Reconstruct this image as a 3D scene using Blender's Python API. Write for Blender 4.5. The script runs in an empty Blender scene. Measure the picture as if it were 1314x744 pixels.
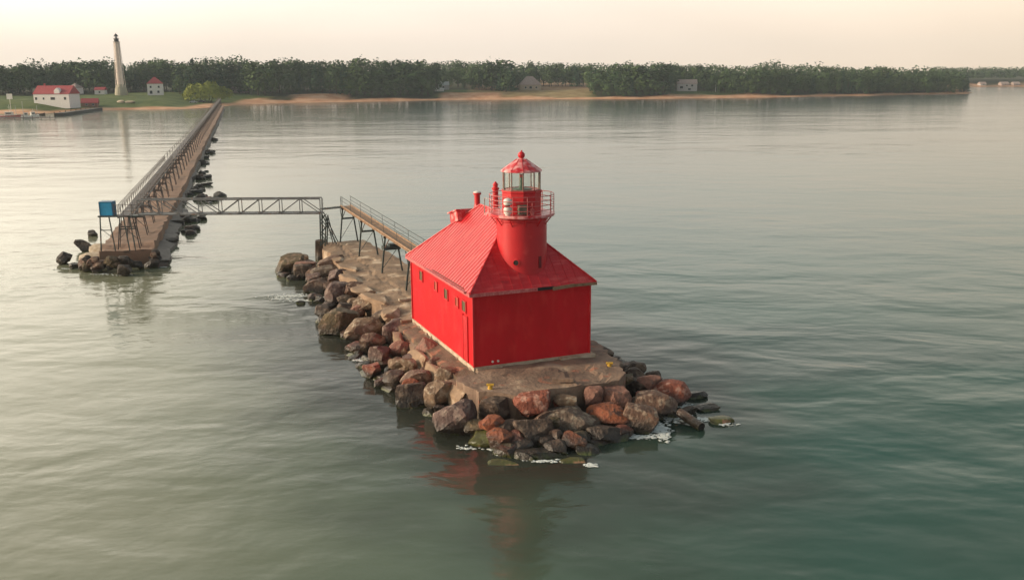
import bpy, bmesh, math, random
import numpy as np
from mathutils import Vector, Matrix, noise as mnoise

# ---------------------------------------------------------------- camera
SC = bpy.context.scene
COL = SC.collection
F, PITCH, ROLL, CAMH = 1218.68, .2243, .0074, 18.887
CX, CY = 657.0, 372.0
_c, _s = math.cos(PITCH), math.sin(PITCH)
FW = Vector((0, _c, -_s)); UP = Vector((0, _s, _c)); RT = Vector((1, 0, 0))
_cr, _sr = math.cos(ROLL), math.sin(ROLL)
CR = RT * _cr - UP * _sr; CU = RT * _sr + UP * _cr
cam = bpy.data.cameras.new('camera'); camo = bpy.data.objects.new('camera', cam); COL.objects.link(camo)
cam.sensor_width = 36; cam.lens = 36 * F / 1314; cam.clip_start = .5; cam.clip_end = 12000
M4 = Matrix.Identity(4)
for i in range(3):
    M4[i][0] = CR[i]; M4[i][1] = CU[i]; M4[i][2] = -FW[i]
M4[2][3] = CAMH
camo.matrix_world = M4
SC.camera = camo

# ---------------------------------------------------------------- sky and sun
SUN_EL = math.radians(17); SUN_DIR = Vector((-.985, -.15, 0)).normalized()
SUNV = Vector((SUN_DIR.x * math.cos(SUN_EL), SUN_DIR.y * math.cos(SUN_EL), math.sin(SUN_EL)))
world = bpy.data.worlds.new('World'); SC.world = world; world.use_nodes = True
wn = world.node_tree.nodes; wl = world.node_tree.links; wn.clear()
wo = wn.new('ShaderNodeOutputWorld')
sky = wn.new('ShaderNodeTexSky'); sky.sky_type = 'NISHITA'; sky.sun_disc = False
sky.sun_elevation = SUN_EL; sky.sun_rotation = math.atan2(SUN_DIR.x, SUN_DIR.y); sky.dust_density = 5; sky.air_density = 1.5
b1 = wn.new('ShaderNodeBackground'); b1.inputs[1].default_value = .05; wl.new(sky.outputs[0], b1.inputs[0])
tc = wn.new('ShaderNodeTexCoord'); sep = wn.new('ShaderNodeSeparateXYZ'); wl.new(tc.outputs['Generated'], sep.inputs[0])
ramp = wn.new('ShaderNodeValToRGB'); wl.new(sep.outputs[2], ramp.inputs[0])
er = ramp.color_ramp; er.elements[0].position = 0; er.elements[0].color = (1.0, .885, .75, 1)
er.elements[1].position = 1; er.elements[1].color = (.20, .27, .30, 1)
for p, c in ((.07, (1.10, 1.0, .89, 1)), (.18, (1.20, 1.20, 1.12, 1)), (.3, (.84, .88, .82, 1)), (.44, (.50, .57, .54, 1)), (.6, (.38, .45, .44, 1))):
    e = er.elements.new(p); e.color = c
dot = wn.new('ShaderNodeVectorMath'); dot.operation = 'DOT_PRODUCT'; wl.new(tc.outputs['Generated'], dot.inputs[0]); dot.inputs[1].default_value = (-.8, .6, 0)
hf = wn.new('ShaderNodeMath'); hf.operation = 'MULTIPLY_ADD'; wl.new(dot.outputs['Value'], hf.inputs[0]); hf.inputs[1].default_value = .5; hf.inputs[2].default_value = .5
az = wn.new('ShaderNodeValToRGB'); wl.new(hf.outputs[0], az.inputs[0]); az.color_ramp.elements[0].position = 0; az.color_ramp.elements[0].color = (.30, .31, .36, 1)
az.color_ramp.elements[1].position = 1; az.color_ramp.elements[1].color = (1.03, 1.0, .97, 1)
for p, c in ((.28, (.40, .40, .43, 1)), (.57, (.91, .83, .745, 1)), (.8, (.99, .95, .93, 1))):
    e = az.color_ramp.elements.new(p); e.color = c
cn = wn.new('ShaderNodeTexNoise'); cn.inputs['Scale'].default_value = 2.2; cn.inputs['Detail'].default_value = 4
cmap = wn.new('ShaderNodeMapping'); cmap.inputs['Scale'].default_value = (1, 1, 4); wl.new(tc.outputs['Generated'], cmap.inputs[0]); wl.new(cmap.outputs[0], cn.inputs['Vector'])
cm = wn.new('ShaderNodeMapRange'); wl.new(cn.outputs[0], cm.inputs[0]); cm.inputs[1].default_value = .3; cm.inputs[2].default_value = .7; cm.inputs[3].default_value = .93; cm.inputs[4].default_value = 1.07
mul = wn.new('ShaderNodeMix'); mul.data_type = 'RGBA'; mul.blend_type = 'MULTIPLY'; mul.inputs[0].default_value = 1; wl.new(ramp.outputs[0], mul.inputs[6]); wl.new(az.outputs[0], mul.inputs[7])
b2 = wn.new('ShaderNodeBackground'); wl.new(mul.outputs[2], b2.inputs[0]); wl.new(cm.outputs[0], b2.inputs[1])
ad = wn.new('ShaderNodeAddShader'); wl.new(b1.outputs[0], ad.inputs[0]); wl.new(b2.outputs[0], ad.inputs[1]); 
gd = wn.new('ShaderNodeVectorMath'); gd.operation = 'DOT_PRODUCT'; wl.new(tc.outputs['Generated'], gd.inputs[0]); gd.inputs[1].default_value = Vector((-.80, .55, .22)).normalized()
g1_ = wn.new('ShaderNodeMapRange'); g1_.interpolation_type = 'SMOOTHSTEP'; wl.new(gd.outputs['Value'], g1_.inputs[0]); g1_.inputs[1].default_value = .68; g1_.inputs[2].default_value = 1; g1_.inputs[4].default_value = 2.4
g2_ = wn.new('ShaderNodeMapRange'); g2_.interpolation_type = 'SMOOTHSTEP'; wl.new(sep.outputs[2], g2_.inputs[0]); g2_.inputs[1].default_value = .03; g2_.inputs[2].default_value = .17
g3_ = wn.new('ShaderNodeMath'); g3_.operation = 'MULTIPLY'; wl.new(g1_.outputs[0], g3_.inputs[0]); wl.new(g2_.outputs[0], g3_.inputs[1])
b3 = wn.new('ShaderNodeBackground'); b3.inputs[0].default_value = (1, .86, .66, 1); wl.new(g3_.outputs[0], b3.inputs[1])  # extra warm sky glow added above the frame to brighten the left water
ad2 = wn.new('ShaderNodeAddShader'); wl.new(ad.outputs[0], ad2.inputs[0]); wl.new(b3.outputs[0], ad2.inputs[1]); wl.new(ad2.outputs[0], wo.inputs[0])
sl = bpy.data.lights.new('sun', 'SUN'); sl.energy = 3.3; sl.angle = math.radians(7); sl.color = (1, .84, .66)
so = bpy.data.objects.new('sun', sl); COL.objects.link(so); so.rotation_euler = SUNV.to_track_quat('Z', 'Y').to_euler()
SC.view_settings.view_transform = 'Standard'; SC.view_settings.look = 'None'; SC.view_settings.gamma = 1; SC.view_settings.exposure = 0
SC.render.engine = 'CYCLES'
SC.cycles.volume_bounces = 0; SC.cycles.max_bounces = 6; SC.cycles.transparent_max_bounces = 12

# ---------------------------------------------------------------- pixel helpers (photo 1314x744 -> metres)
def ray(px, py):
    return FW * F + CR * (px - CX) - CU * (py - CY)
def at(px, py, z=0.0):
    d = ray(px, py); t = (z - CAMH) / d.z
    return Vector((d.x * t, d.y * t, z))
def atD(px, py, D):
    d = ray(px, py); t = D / d.y
    return Vector((d.x * t, D, d.z * t + CAMH))
A = .3895; C0 = Vector((-2.2426, 53.193, 0))
UX = Vector((math.cos(A), math.sin(A), 0)); VY = Vector((-math.sin(A), math.cos(A), 0))
def L2W(x, y, z=0.0): return C0 + UX * x + VY * y + Vector((0, 0, z))
def loc2(p):
    d = p - C0; return d.dot(UX), d.dot(VY)

# ---------------------------------------------------------------- object helpers
def link(o): COL.objects.link(o); return o
def tag(o, label=None, cat=None, group=None, kind=None):
    if label: o['label'] = label
    if cat: o['category'] = cat
    if group: o['group'] = group
    if kind: o['kind'] = kind
    return o
def empty(name, loc=(0, 0, 0), rz=0):
    o = link(bpy.data.objects.new(name, None)); o.location = loc; o.rotation_euler = (0, 0, rz); o.empty_display_size = .3; return o
def obj(name, bm, mat, parent=None, smooth=False, recalc=True):
    me = bpy.data.meshes.new(name)
    if recalc: bmesh.ops.recalc_face_normals(bm, faces=bm.faces)
    bm.to_mesh(me); bm.free()
    if smooth:
        for p in me.polygons: p.use_smooth = True
    me.materials.append(mat)
    o = link(bpy.data.objects.new(name, me))
    if parent: o.parent = parent
    return o
def pyobj(name, verts, faces, mat, parent=None, smooth=False):
    me = bpy.data.meshes.new(name); me.from_pydata([tuple(v) for v in verts], [], faces); me.update()
    if smooth: me.polygons.foreach_set('use_smooth', [True] * len(me.polygons))
    me.materials.append(mat); o = link(bpy.data.objects.new(name, me))
    if parent: o.parent = parent
    return o
def dup(o, loc=None, rz=None, parent=None):
    c = link(o.copy())
    if parent: c.parent = parent
    if loc is not None: c.location = loc
    if rz is not None: c.rotation_euler[2] = rz
    return c
def box(bm, x0, x1, y0, y1, z0, z1, M=None):
    vs = [bm.verts.new((x, y, z)) for z in (z0, z1) for (x, y) in ((x0, y0), (x1, y0), (x1, y1), (x0, y1))]
    if M is not None:
        for v in vs: v.co = M @ v.co
    for f in ((3, 2, 1, 0), (4, 5, 6, 7), (0, 1, 5, 4), (1, 2, 6, 5), (2, 3, 7, 6), (3, 0, 4, 7)): bm.faces.new([vs[i] for i in f])
def bar(bm, p, q, w, n=6, w2=None):
    p = Vector(p); q = Vector(q); d = (q - p)
    if d.length < 1e-6: return
    d.normalize(); a = Vector((0, 0, 1)) if abs(d.z) < .95 else Vector((1, 0, 0))
    u = d.cross(a).normalized(); v = d.cross(u); w2 = w if w2 is None else w2
    off = math.pi / 4 if n == 4 else 0
    R = []
    for c, r in ((p, w), (q, w2)):
        R.append([bm.verts.new(c + u * math.cos(off + 2 * math.pi * k / n) * r + v * math.sin(off + 2 * math.pi * k / n) * r) for k in range(n)])
    for k in range(n): bm.faces.new((R[0][k], R[0][(k + 1) % n], R[1][(k + 1) % n], R[1][k]))
    bm.faces.new(R[0][::-1]); bm.faces.new(R[1])
def lathe(bm, prof, n=32, cx=0, cy=0, cap=True):
    rings = []
    for r, z in prof: rings.append([bm.verts.new((cx + r * math.cos(2 * math.pi * k / n), cy + r * math.sin(2 * math.pi * k / n), z)) for k in range(n)])
    for i in range(len(rings) - 1):
        for k in range(n): bm.faces.new((rings[i][k], rings[i][(k + 1) % n], rings[i + 1][(k + 1) % n], rings[i + 1][k]))
    if cap: bm.faces.new(rings[0][::-1]); bm.faces.new(rings[-1])
def BM(): return bmesh.new()
def n3(x, y, z=0.0): return mnoise.noise(Vector((x, y, z)))

# ---------------------------------------------------------------- materials
def mat(name, col, rough=.7, var=None, scale=2.0, bump=.2, bscale=8.0, metal=0.0, spots=None, spec=None, stretch=(1, 1, 1), coords='Object', detail=6):
    m = bpy.data.materials.new(name); m.use_nodes = True
    n = m.node_tree.nodes; l = m.node_tree.links; b = n['Principled BSDF']
    b.inputs['Roughness'].default_value = rough; b.inputs['Metallic'].default_value = metal
    if spec is not None: b.inputs['Specular IOR Level'].default_value = spec
    t = n.new('ShaderNodeTexCoord'); mp = n.new('ShaderNodeMapping'); mp.inputs['Scale'].default_value = stretch
    l.new(t.outputs[coords], mp.inputs[0])
    no = n.new('ShaderNodeTexNoise'); no.inputs['Scale'].default_value = scale; no.inputs['Detail'].default_value = detail; no.inputs['Roughness'].default_value = .6; l.new(mp.outputs[0], no.inputs['Vector'])
    r = n.new('ShaderNodeValToRGB'); l.new(no.outputs[0], r.inputs[0])
    v = var or tuple(c * .65 for c in col)
    r.color_ramp.elements[0].position = .36; r.color_ramp.elements[0].color = (*v, 1)
    r.color_ramp.elements[1].position = .64; r.color_ramp.elements[1].color = (*col, 1)
    out = r.outputs[0]
    for (c2, sc2, lo, hi) in (spots or []):
        n2 = n.new('ShaderNodeTexNoise'); n2.inputs['Scale'].default_value = sc2; n2.inputs['Detail'].default_value = 5; l.new(mp.outputs[0], n2.inputs['Vector'])
        k = n.new('ShaderNodeMapRange'); k.inputs[1].default_value = lo; k.inputs[2].default_value = hi; l.new(n2.outputs[0], k.inputs[0])
        mx = n.new('ShaderNodeMix'); mx.data_type = 'RGBA'; l.new(k.outputs[0], mx.inputs[0]); l.new(out, mx.inputs[6]); mx.inputs[7].default_value = (*c2, 1)
        out = mx.outputs[2]
    l.new(out, b.inputs['Base Color'])
    if bump:
        nb = n.new('ShaderNodeTexNoise'); nb.inputs['Scale'].default_value = bscale; nb.inputs['Detail'].default_value = 8; l.new(t.outputs[coords], nb.inputs['Vector'])
        bp = n.new('ShaderNodeBump'); bp.inputs['Strength'].default_value = bump; bp.inputs['Distance'].default_value = .1; l.new(nb.outputs[0], bp.inputs['Height']); l.new(bp.outputs[0], b.inputs['Normal'])
    return m

def rockmat(name, col, var, spot):
    m = mat(name, tuple((col[0] * .74, col[1] * .66, col[2] * .62)), .75, tuple((var[0] * .62, var[1] * .54, var[2] * .5)), 1.6, 1.0, 5.5, spots=[(tuple(c * .85 for c in spot), 2.4, .52, .62), (tuple(c * .45 for c in var), 3.3, .62, .72)])
    n = m.node_tree.nodes; l = m.node_tree.links; b = n['Principled BSDF']
    src = b.inputs['Base Color'].links[0].from_socket
    # waterline: wet dark band with green algae just above the water
    g = n.new('ShaderNodeNewGeometry'); s = n.new('ShaderNodeSeparateXYZ'); l.new(g.outputs['Position'], s.inputs[0])
    nz = n.new('ShaderNodeTexNoise'); nz.inputs['Scale'].default_value = 1.3; l.new(g.outputs['Position'], nz.inputs['Vector'])
    a = n.new('ShaderNodeMath'); a.operation = 'MULTIPLY_ADD'; l.new(nz.outputs[0], a.inputs[0]); a.inputs[1].default_value = -.9; l.new(s.outputs[2], a.inputs[2])
    k = n.new('ShaderNodeMapRange'); l.new(a.outputs[0], k.inputs[0]); k.inputs[1].default_value = -.1; k.inputs[2].default_value = .42; k.inputs[3].default_value = .92; k.inputs[4].default_value = 0
    mx = n.new('ShaderNodeMix'); mx.data_type = 'RGBA'; l.new(k.outputs[0], mx.inputs[0]); l.new(src, mx.inputs[6]); mx.inputs[7].default_value = (.032, .024, .017, 1)
    k2 = n.new('ShaderNodeMapRange'); l.new(a.outputs[0], k2.inputs[0]); k2.inputs[1].default_value = -.55; k2.inputs[2].default_value = -.3; k2.inputs[3].default_value = 1; k2.inputs[4].default_value = 0
    mx2 = n.new('ShaderNodeMix'); mx2.data_type = 'RGBA'; l.new(k2.outputs[0], mx2.inputs[0]); l.new(mx.outputs[2], mx2.inputs[6]); mx2.inputs[7].default_value = (.07, .085, .02, 1)
    l.new(mx2.outputs[2], b.inputs['Base Color'])
    rr = n.new('ShaderNodeMapRange'); l.new(k.outputs[0], rr.inputs[0]); rr.inputs[3].default_value = .8; rr.inputs[4].default_value = .3; l.new(rr.outputs[0], b.inputs['Roughness'])
    return m

RED = (.62, .012, .018)
m_red = mat('red_paint', RED, .42, (.5, .009, .014), .5, .12, 14, spots=[((.66, .05, .045), 1.1, .6, .75)])
m_redwall = mat('red_wall_paint', (.62, .010, .018), .55, (.52, .009, .013), .6, .25, 9, spots=[((.67, .04, .035), 1.3, .52, .85), ((.46, .008, .012), 2.3, .62, .85), ((.34, .06, .04), 6.0, .72, .78)], stretch=(1, 1, .45), spec=.2)
m_roof = mat('red_roof_paint', (.60, .02, .024), .4, (.52, .012, .017), 2.2, .2, 12, spots=[((.70, .11, .10), 1.6, .54, .8), ((.42, .015, .02), 2.4, .62, .72)], stretch=(.5, 2.6, .5))
m_lroof = mat('worn_red_roof_paint', (.6, .02, .03), .3, (.5, .012, .02), 2, .15, 10, spots=[((.8, .36, .34), 2.2, .42, .62)])
m_dark = mat('dark_opening', (.02, .015, .013), .8, bump=0)
m_tan = mat('bare_weathered_wood', (.33, .2, .12), .8, (.2, .11, .06), 3, .4, 18)
m_plank = mat('sun_bleached_planks', (.42, .255, .15), .75, (.27, .16, .095), 2.5, .3, 16)
m_board = mat('boarded_window_panel', (.16, .11, .05), .7, (.10, .085, .04), 3, .2, 12)
m_steel = mat('green_black_painted_steel', (.05, .075, .07), .5, (.03, .035, .03), 4, .2, 20, spots=[((.16, .08, .045), 2.2, .58, .66)])
m_greysteel = mat('weathered_grey_steel', (.14, .125, .12), .6, (.08, .065, .06), 3, .2, 20, spots=[((.2, .1, .06), 2.4, .56, .66)])
m_pale = mat('pale_painted_steel', (.42, .36, .32), .5, (.26, .2, .18), 4, .2, 20)
m_rail = mat('red_rail_paint', (.62, .2, .19), .45, (.48, .06, .06), 6, .1, 20)
m_white = mat('white_paint', (.78, .76, .7), .5, (.66, .62, .55), 2, .1, 12)
m_conc = mat('brown_stained_concrete', (.31, .205, .14), .85, (.18, .115, .08), .55, .6, 5, spots=[((.12, .075, .05), .9, .58, .7), ((.46, .34, .24), .45, .56, .68), ((.36, .15, .09), 1.2, .62, .7)])
m_concl = mat('tan_concrete', (.36, .235, .145), .85, (.21, .135, .085), .5, .6, 5, spots=[((.16, .10, .065), .8, .6, .72), ((.6, .46, .33), .5, .58, .68)])
m_conc2 = mat('pink_brown_concrete', (.33, .195, .13), .85, (.22, .14, .095), .25, .5, 4, spots=[((.16, .11, .08), .5, .6, .7)])
m_concg = mat('grey_wet_concrete', (.2, .165, .14), .7, (.12, .095, .08), .5, .5, 5)
m_found = mat('pale_foundation_concrete', (.6, .5, .38), .85, (.4, .3, .2), 2, .5, 10)
m_blue = mat('bright_blue_sheet', (.02, .32, .58), .5, (.018, .26, .48), 1.5, .1, 8)
m_yellow = mat('yellow_paint', (.7, .42, .04), .5, (.5, .28, .03), 4, .1, 12)
m_foam = mat('water_foam', (.75, .76, .72), .6, (.55, .57, .53), 3, .2, 12)
ROCKM = {
 'black': rockmat('black_wet_rock', (.075, .06, .048), (.04, .03, .025), (.13, .1, .08)),
 'red': rockmat('red_sandstone', (.40, .13, .075), (.27, .085, .055), (.5, .26, .19)),
 'orange': rockmat('orange_sandstone', (.48, .17, .07), (.30, .09, .045), (.14, .06, .04)),
 'pink': rockmat('pink_sandstone', (.42, .23, .17), (.30, .15, .11), (.2, .11, .08)),
 'brown': rockmat('brown_sandstone', (.24, .145, .10), (.14, .085, .06), (.34, .24, .17)),
 'mauve': rockmat('mauve_sandstone', (.21, .135, .115), (.13, .085, .075), (.27, .19, .15)),
 'dark': rockmat('dark_brown_rock', (.125, .085, .06), (.07, .048, .035), (.19, .13, .09)),
 'grey': rockmat('grey_brown_granite', (.2, .15, .115), (.12, .09, .065), (.28, .22, .16)),
 'tan': rockmat('tan_limestone', (.34, .245, .155), (.22, .15, .095), (.44, .34, .24)),
 'olive': rockmat('olive_weathered_rock', (.17, .13, .065), (.10, .08, .04), (.26, .17, .11)),
 'algae': mat('algae_covered_rock', (.11, .115, .025), .4, (.06, .055, .018), 1.5, .5, 6, spots=[((.4, .2, .12), 1.6, .55, .65)]),
}

# water
m_water = bpy.data.materials.new('lake_water'); m_water.use_nodes = True
n = m_water.node_tree.nodes; l = m_water.node_tree.links; n.clear()
wout = n.new('ShaderNodeOutputMaterial'); geo = n.new('ShaderNodeNewGeometry')
def wnoise(scale, sc=(1, 1, 1), rot=0, detail=3, rough=.5, dist=0):
    mp = n.new('ShaderNodeMapping'); mp.inputs['Scale'].default_value = sc; mp.inputs['Rotation'].default_value = (0, 0, rot); l.new(geo.outputs['Position'], mp.inputs[0])
    t = n.new('ShaderNodeTexNoise'); t.inputs['Scale'].default_value = scale; t.inputs['Detail'].default_value = detail; t.inputs['Roughness'].default_value = rough; t.inputs['Distortion'].default_value = dist
    l.new(mp.outputs[0], t.inputs['Vector']); return t.outputs[0]
def wmath(op, a, b=None, c=None):
    t = n.new('ShaderNodeMath'); t.operation = op
    for i, v in enumerate((a, b, c)):
        if v is None: continue
        if isinstance(v, (int, float)): t.inputs[i].default_value = v
        else: l.new(v, t.inputs[i])
    return t.outputs[0]
big = wnoise(.10, (1, 1.7, 1), .35, 3, .48, .25)
mid = wnoise(.26, (1, 1.6, 1), .25, 3, .5, .2)
dia = wnoise(.36, (1, 1.7, 1), -.8, 3, .5, .2)
fin = wnoise(1.9, (1, 1.4, 1), -.4, 2, .5, .3)
calm = wnoise(.012, (1, 2.5, 1), .2, 2, .5, 0)
cr_ = n.new('ShaderNodeMapRange'); l.new(calm, cr_.inputs[0]); cr_.inputs[1].default_value = .35; cr_.inputs[2].default_value = .62; cr_.inputs[3].default_value = .45; cr_.inputs[4].default_value = 1.15
gx_ = n.new('ShaderNodeSeparateXYZ'); l.new(geo.outputs['Position'], gx_.inputs[0])
lm = n.new('ShaderNodeMapRange'); lm.interpolation_type = 'SMOOTHSTEP'; l.new(gx_.outputs[0], lm.inputs[0]); lm.inputs[1].default_value = -12; lm.inputs[2].default_value = 12; lm.inputs[3].default_value = 1; lm.inputs[4].default_value = .45
hsum = wmath('MULTIPLY_ADD', big, 3.0, wmath('MULTIPLY_ADD', wmath('ADD', wmath('MULTIPLY', mid, .34), wmath('MULTIPLY', dia, .7)), lm.outputs[0], wmath('MULTIPLY', fin, .03)))
ys = n.new('ShaderNodeSeparateXYZ'); l.new(geo.outputs['Position'], ys.inputs[0])
sh_ = n.new('ShaderNodeMapRange'); sh_.interpolation_type = 'SMOOTHSTEP'; l.new(ys.outputs[1], sh_.inputs[0]); sh_.inputs[1].default_value = 35; sh_.inputs[2].default_value = 150; sh_.inputs[3].default_value = 1; sh_.inputs[4].default_value = .3
sh2 = n.new('ShaderNodeMapRange'); l.new(ys.outputs[1], sh2.inputs[0]); sh2.inputs[1].default_value = 200; sh2.inputs[2].default_value = 600; sh2.inputs[3].default_value = 1; sh2.inputs[4].default_value = .3
far_ = wnoise(.09, (.55, 1.5, 1), .1, 3, .55, .8)
fs_ = n.new('ShaderNodeMapRange'); l.new(ys.outputs[1], fs_.inputs[0]); fs_.inputs[1].default_value = 90; fs_.inputs[2].default_value = 350; fs_.inputs[3].default_value = 0; fs_.inputs[4].default_value = 1.0
hsum = wmath('ADD', wmath('MULTIPLY', wmath('MULTIPLY', wmath('MULTIPLY', hsum, cr_.outputs[0]), sh_.outputs[0]), sh2.outputs[0]), wmath('MULTIPLY', wmath('MULTIPLY', far_, fs_.outputs[0]), cr_.outputs[0]))
bp = n.new('ShaderNodeBump'); bp.inputs['Strength'].default_value = 1; bp.inputs['Distance'].default_value = .14; l.new(hsum, bp.inputs['Height'])
gl = n.new('ShaderNodeBsdfGlossy'); gl.inputs['Roughness'].default_value = .11; l.new(bp.outputs[0], gl.inputs['Normal'])
fr = n.new('ShaderNodeFresnel'); fr.inputs['IOR'].default_value = 1.34; l.new(bp.outputs[0], fr.inputs['Normal'])
df = n.new('ShaderNodeBsdfDiffuse')
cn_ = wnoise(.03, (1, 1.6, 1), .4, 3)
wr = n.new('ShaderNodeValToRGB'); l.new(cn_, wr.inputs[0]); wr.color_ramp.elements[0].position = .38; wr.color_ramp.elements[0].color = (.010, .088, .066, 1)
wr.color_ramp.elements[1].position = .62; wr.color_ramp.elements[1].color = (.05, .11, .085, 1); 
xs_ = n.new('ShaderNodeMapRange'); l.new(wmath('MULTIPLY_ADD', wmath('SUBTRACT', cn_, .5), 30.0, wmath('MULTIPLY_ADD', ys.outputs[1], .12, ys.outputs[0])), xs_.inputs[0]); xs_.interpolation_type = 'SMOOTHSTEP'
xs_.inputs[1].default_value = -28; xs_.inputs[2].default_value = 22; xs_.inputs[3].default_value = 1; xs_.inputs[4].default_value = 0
sm_ = n.new('ShaderNodeMix'); sm_.data_type = 'RGBA'; l.new(xs_.outputs[0], sm_.inputs[0]); l.new(wr.outputs[0], sm_.inputs[6]); sm_.inputs[7].default_value = (.27, .275, .18, 1);  # silty olive on the left, lightened to carry reflected sky glow
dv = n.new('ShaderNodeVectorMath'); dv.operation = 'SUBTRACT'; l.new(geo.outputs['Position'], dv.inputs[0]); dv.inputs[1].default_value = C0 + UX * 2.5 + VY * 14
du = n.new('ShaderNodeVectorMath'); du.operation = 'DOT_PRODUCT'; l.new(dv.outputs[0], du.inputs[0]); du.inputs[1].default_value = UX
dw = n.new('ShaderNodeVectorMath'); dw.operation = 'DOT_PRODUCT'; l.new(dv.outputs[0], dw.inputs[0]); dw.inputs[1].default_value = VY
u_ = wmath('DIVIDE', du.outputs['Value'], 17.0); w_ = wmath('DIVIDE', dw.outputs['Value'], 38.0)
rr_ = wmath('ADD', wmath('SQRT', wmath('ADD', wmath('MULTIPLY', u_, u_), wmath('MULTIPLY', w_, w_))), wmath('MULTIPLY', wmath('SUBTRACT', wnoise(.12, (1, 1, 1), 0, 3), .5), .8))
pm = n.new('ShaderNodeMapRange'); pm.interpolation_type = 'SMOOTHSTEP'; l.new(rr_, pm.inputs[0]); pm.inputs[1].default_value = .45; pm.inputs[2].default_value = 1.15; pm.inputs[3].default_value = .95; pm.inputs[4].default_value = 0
sm2 = n.new('ShaderNodeMix'); sm2.data_type = 'RGBA'; l.new(pm.outputs[0], sm2.inputs[0]); l.new(sm_.outputs[2], sm2.inputs[6]); sm2.inputs[7].default_value = (.038, .038, .029, 1); l.new(sm2.outputs[2], df.inputs[0])  # rubble shallows round the pier; dark rock reflections painted into the colour too
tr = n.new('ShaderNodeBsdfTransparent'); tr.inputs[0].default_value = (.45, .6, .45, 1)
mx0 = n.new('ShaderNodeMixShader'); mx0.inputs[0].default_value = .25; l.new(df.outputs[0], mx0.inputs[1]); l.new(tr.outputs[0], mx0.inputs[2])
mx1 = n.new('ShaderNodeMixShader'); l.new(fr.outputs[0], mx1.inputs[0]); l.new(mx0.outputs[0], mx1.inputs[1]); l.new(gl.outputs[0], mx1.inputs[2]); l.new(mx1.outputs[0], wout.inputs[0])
m_bed = mat('lake_bed_silt', (.05, .08, .05), .9, (.035, .065, .045), .05, 0, coords='Object')

# ---------------------------------------------------------------- water and lake bed
def sheet(name, z, m):
    o = pyobj(name, [(-1490, -260, z), (1490, -260, z), (1490, 1480, z), (-1490, 1480, z)], [(0, 1, 2, 3)], m)
    return tag(o, kind='structure')
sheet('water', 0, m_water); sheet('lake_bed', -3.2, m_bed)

# ---------------------------------------------------------------- terrain
SHORE = [(-260, 150), (-100, 147), (0, 146), (60, 145.5), (100, 143.5), (130, 142), (180, 141), (240, 140), (275, 137.5), (300, 135), (350, 133), (450, 131), (550, 129), (650, 128),
         (750, 127.5), (850, 127), (930, 126), (1000, 125), (1080, 123.5), (1160, 122), (1240, 120.5), (1249, 119), (1238, 115), (1222, 112.3), (1260, 111.3), (1330, 111.3), (1500, 112), (1900, 116)]
poly = [at(x, y, 0) for x, y in SHORE]
poly = [(p.x, p.y) for p in poly]
poly = [(-2600, 520)] + poly + [(2600, 900), (2600, 2700), (-2600, 2700)]
P_ = np.array(poly)
def sdist(X, Y):
    X = np.asarray(X, float); Y = np.asarray(Y, float)
    d = np.full(X.shape, 1e9); ins = np.zeros(X.shape, bool)
    for i in range(len(P_)):
        a = P_[i]; b = P_[(i + 1) % len(P_)]; ab = b - a; L = ab @ ab
        t = np.clip(((X - a[0]) * ab[0] + (Y - a[1]) * ab[1]) / L, 0, 1)
        d = np.minimum(d, np.hypot(X - a[0] - t * ab[0], Y - a[1] - t * ab[1]))
        c = ((a[1] > Y) != (b[1] > Y)) & (X < (b[0] - a[0]) * (Y - a[1]) / (b[1] - a[1] + 1e-12) + a[0]); ins ^= c
    return np.where(ins, d, -d)
def terr(X, Y):
    X = np.asarray(X, float); Y = np.asarray(Y, float)
    d = sdist(X, Y)
    d = d + 2.5 * np.sin(X * .07 + 1.3) + 1.5 * np.sin(X * .19 + Y * .05)
    z = np.interp(d, [-40, -3, 0, 9, 16, 34, 70, 200], [-3.5, -.6, 0, .9, 1.7, 4.6, 6.6, 8.5])
    z = z + np.where(d > 15, .5 * np.sin(X * .05 + Y * .03) + .3 * np.sin(X * .13 - Y * .09), 0) * np.clip((d - 15) / 25, 0, 1)
    return z
def hit(px, py):
    d = ray(px, py); d = d / d.y
    D = np.arange(440, 1600, 1.0)
    z = CAMH + d.z * D; t = terr(d.x * D, D)
    i = np.argmax(z <= t) if (z <= t).any() else int(np.argmin(z - t))
    D0 = float(D[i]); return Vector((d.x * D0, D0, float(terr(d.x * D0, D0))))
gx = np.concatenate([np.arange(-1480, -440, 40), np.arange(-440, 640, 5), np.arange(640, 1481, 40)])
gy = np.concatenate([np.arange(420, 1000, 4.5), np.arange(1000, 1481, 40)])
GX, GY = np.meshgrid(gx, gy); GZ = terr(GX, GY); GD = sdist(GX, GY)
nx, ny = len(gx), len(gy)
keep = GD > -60
faces = []
for j in range(ny - 1):
    for i in range(nx - 1):
        if keep[j, i] or keep[j + 1, i + 1] or keep[j + 1, i] or keep[j, i + 1]:
            k = j * nx + i; faces.append((k, k + 1, k + 1 + nx, k + nx))
m_land = bpy.data.materials.new('beach_and_grass'); m_land.use_nodes = True
n = m_land.node_tree.nodes; l = m_land.node_tree.links; b = n['Principled BSDF']; b.inputs['Roughness'].default_value = .9
b.inputs['Specular IOR Level'].default_value = .1
at_ = n.new('ShaderNodeAttribute'); at_.attribute_name = 'ground'; sp = n.new('ShaderNodeSeparateXYZ'); l.new(at_.outputs['Vector'], sp.inputs[0])
g_ = n.new('ShaderNodeNewGeometry'); nz = n.new('ShaderNodeTexNoise'); nz.inputs['Scale'].default_value = .12; nz.inputs['Detail'].default_value = 6; l.new(g_.outputs['Position'], nz.inputs['Vector'])
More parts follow.
